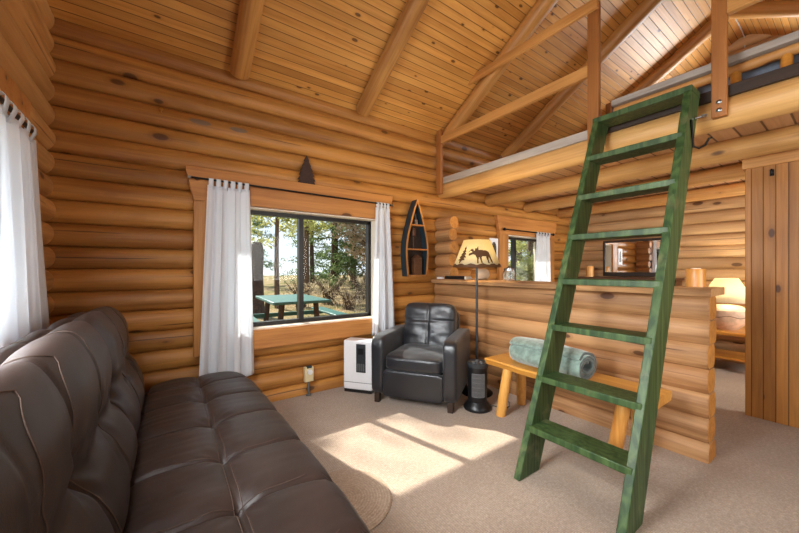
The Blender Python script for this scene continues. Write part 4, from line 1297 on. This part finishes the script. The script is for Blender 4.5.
for _ in range(5000):
    x, y = rr.uniform(0, 13), rr.uniform(4.2, 16)
    z = gz(x, y)-.01; a = rr.uniform(0, 6.28); h = rr.uniform(.05, .16)
    dx, dy = math.cos(a)*.01, math.sin(a)*.01
    mb.add([(x-dx, y-dy, z), (x+dx, y+dy, z), (x+rr.uniform(-.04, .04), y+rr.uniform(-.04, .04), z+h)], [(0,1,2)])
o = mb.build('dry_grass', M['twig'], None, fixn=False)
tag(o, 'dry grass tufts growing on the ground outside the window', 'grass', kind='stuff')

# ---------------------------------------------------------------- light
w = bpy.data.worlds.new('World'); scene.world = w; w.use_nodes = True
nt = w.node_tree; bg = nt.nodes['Background']
tcw = nt.nodes.new('ShaderNodeTexCoord'); spw = nt.nodes.new('ShaderNodeSeparateXYZ'); nt.links.new(tcw.outputs['Generated'], spw.inputs[0])
rp = nt.nodes.new('ShaderNodeValToRGB'); nt.links.new(spw.outputs[2], rp.inputs[0])
rp.color_ramp.elements[0].position = 0; rp.color_ramp.elements[0].color = (.80, .88, .95, 1)
rp.color_ramp.elements[1].position = .6; rp.color_ramp.elements[1].color = (.28, .50, .85, 1)
nzw = nt.nodes.new('ShaderNodeTexNoise'); nzw.inputs['Scale'].default_value = 3; nzw.inputs['Detail'].default_value = 6; nt.links.new(tcw.outputs['Generated'], nzw.inputs['Vector'])
mrw = nt.nodes.new('ShaderNodeMapRange'); mrw.interpolation_type = 'SMOOTHSTEP'; nt.links.new(nzw.outputs['Fac'], mrw.inputs[0]); mrw.inputs[1].default_value = .5; mrw.inputs[2].default_value = .7
mxw = nt.nodes.new('ShaderNodeMix'); mxw.data_type = 'RGBA'; nt.links.new(mrw.outputs[0], mxw.inputs[0]); nt.links.new(rp.outputs[0], mxw.inputs[6]); mxw.inputs[7].default_value = (.92, .94, .97, 1)
nt.links.new(mxw.outputs[2], bg.inputs[0]); bg.inputs[1].default_value = 1.35

def light(name, typ, loc, energy, color, **kw):
    d = bpy.data.lights.new(name, typ); d.energy = energy; d.color = color
    for k, v in kw.items(): setattr(d, k, v)
    o = link(bpy.data.objects.new(name, d)); o.location = loc
    return o
sun = light('sun', 'SUN', (0, 8, 8), 13, (1, .95, .86), angle=R(.6))
sun.rotation_euler = Vector((.25, -1, -.83)).to_track_quat('-Z', 'Y').to_euler()
def area(name, loc, direction, sx, sy, energy, color):
    o = light(name, 'AREA', loc, energy, color, shape='RECTANGLE', size=sx, size_y=sy)
    o.data.spread = R(140)
    o.rotation_euler = Vector(direction).to_track_quat('-Z', 'Z' if abs(direction[2]) < .9 else 'Y').to_euler()
    return o
# daylight through the side window and the loft gable; the other areas are added fill
area('fill_opposite', (2.05, -1.53, 1.45), (0, 1, .12), 1.7, 1.1, 34, (1, .97, .94))  # added fill from behind the viewer
area('daylight_side', (-.81, 1.25, 1.42), (1, .15, -.5), 1.8, .85, 150, (.96, .98, 1))
area('fill_beside', (-.81, -.6, 1.2), (1, .35, -.5), 1.05, 1.6, 42, (1, .98, .96))  # added fill at the extra side window
area('daylight_gable', (6.20, .9, 3.1), (-1, 0, .5), 1.05, .66, 52, (.88, .94, 1))
area('fill_far_room', (4.9, -1.53, 1.4), (0, 1, 0), 1.15, 1.15, 72, (1, .97, .93))  # added to brighten the far room, no known source
light('moose_lamp_light', 'POINT', (LPX, LPY, 1.44), 16, (1, .80, .46), shadow_soft_size=.02)
light('table_lamp_light', 'POINT', (5.62, 1.0, .47+.505), 16, (1, .84, .56), shadow_soft_size=.02)

# ---------------------------------------------------------------- camera
cam = bpy.data.cameras.new('camera'); co = link(bpy.data.objects.new('camera', cam))
co.location = (0, 0, 1.2)
co.rotation_euler = (PI/2, 0, -math.atan2(.5792, .8152))
cam.sensor_width = 36; cam.sensor_fit = 'HORIZONTAL'
cam.lens = 332.5/799*36
cam.shift_y = 2.8/799
cam.clip_start = .02; cam.clip_end = 200
scene.camera = co
vs_ = scene.view_settings
vs_.view_transform = 'Standard'; vs_.look = 'None'; vs_.gamma = 1; vs_.exposure = .1
vs_.use_curve_mapping = False
try:
    scene.cycles.use_denoising = True
    scene.cycles.max_bounces = 10; scene.cycles.diffuse_bounces = 6; scene.cycles.transparent_max_bounces = 12
except Exception: pass
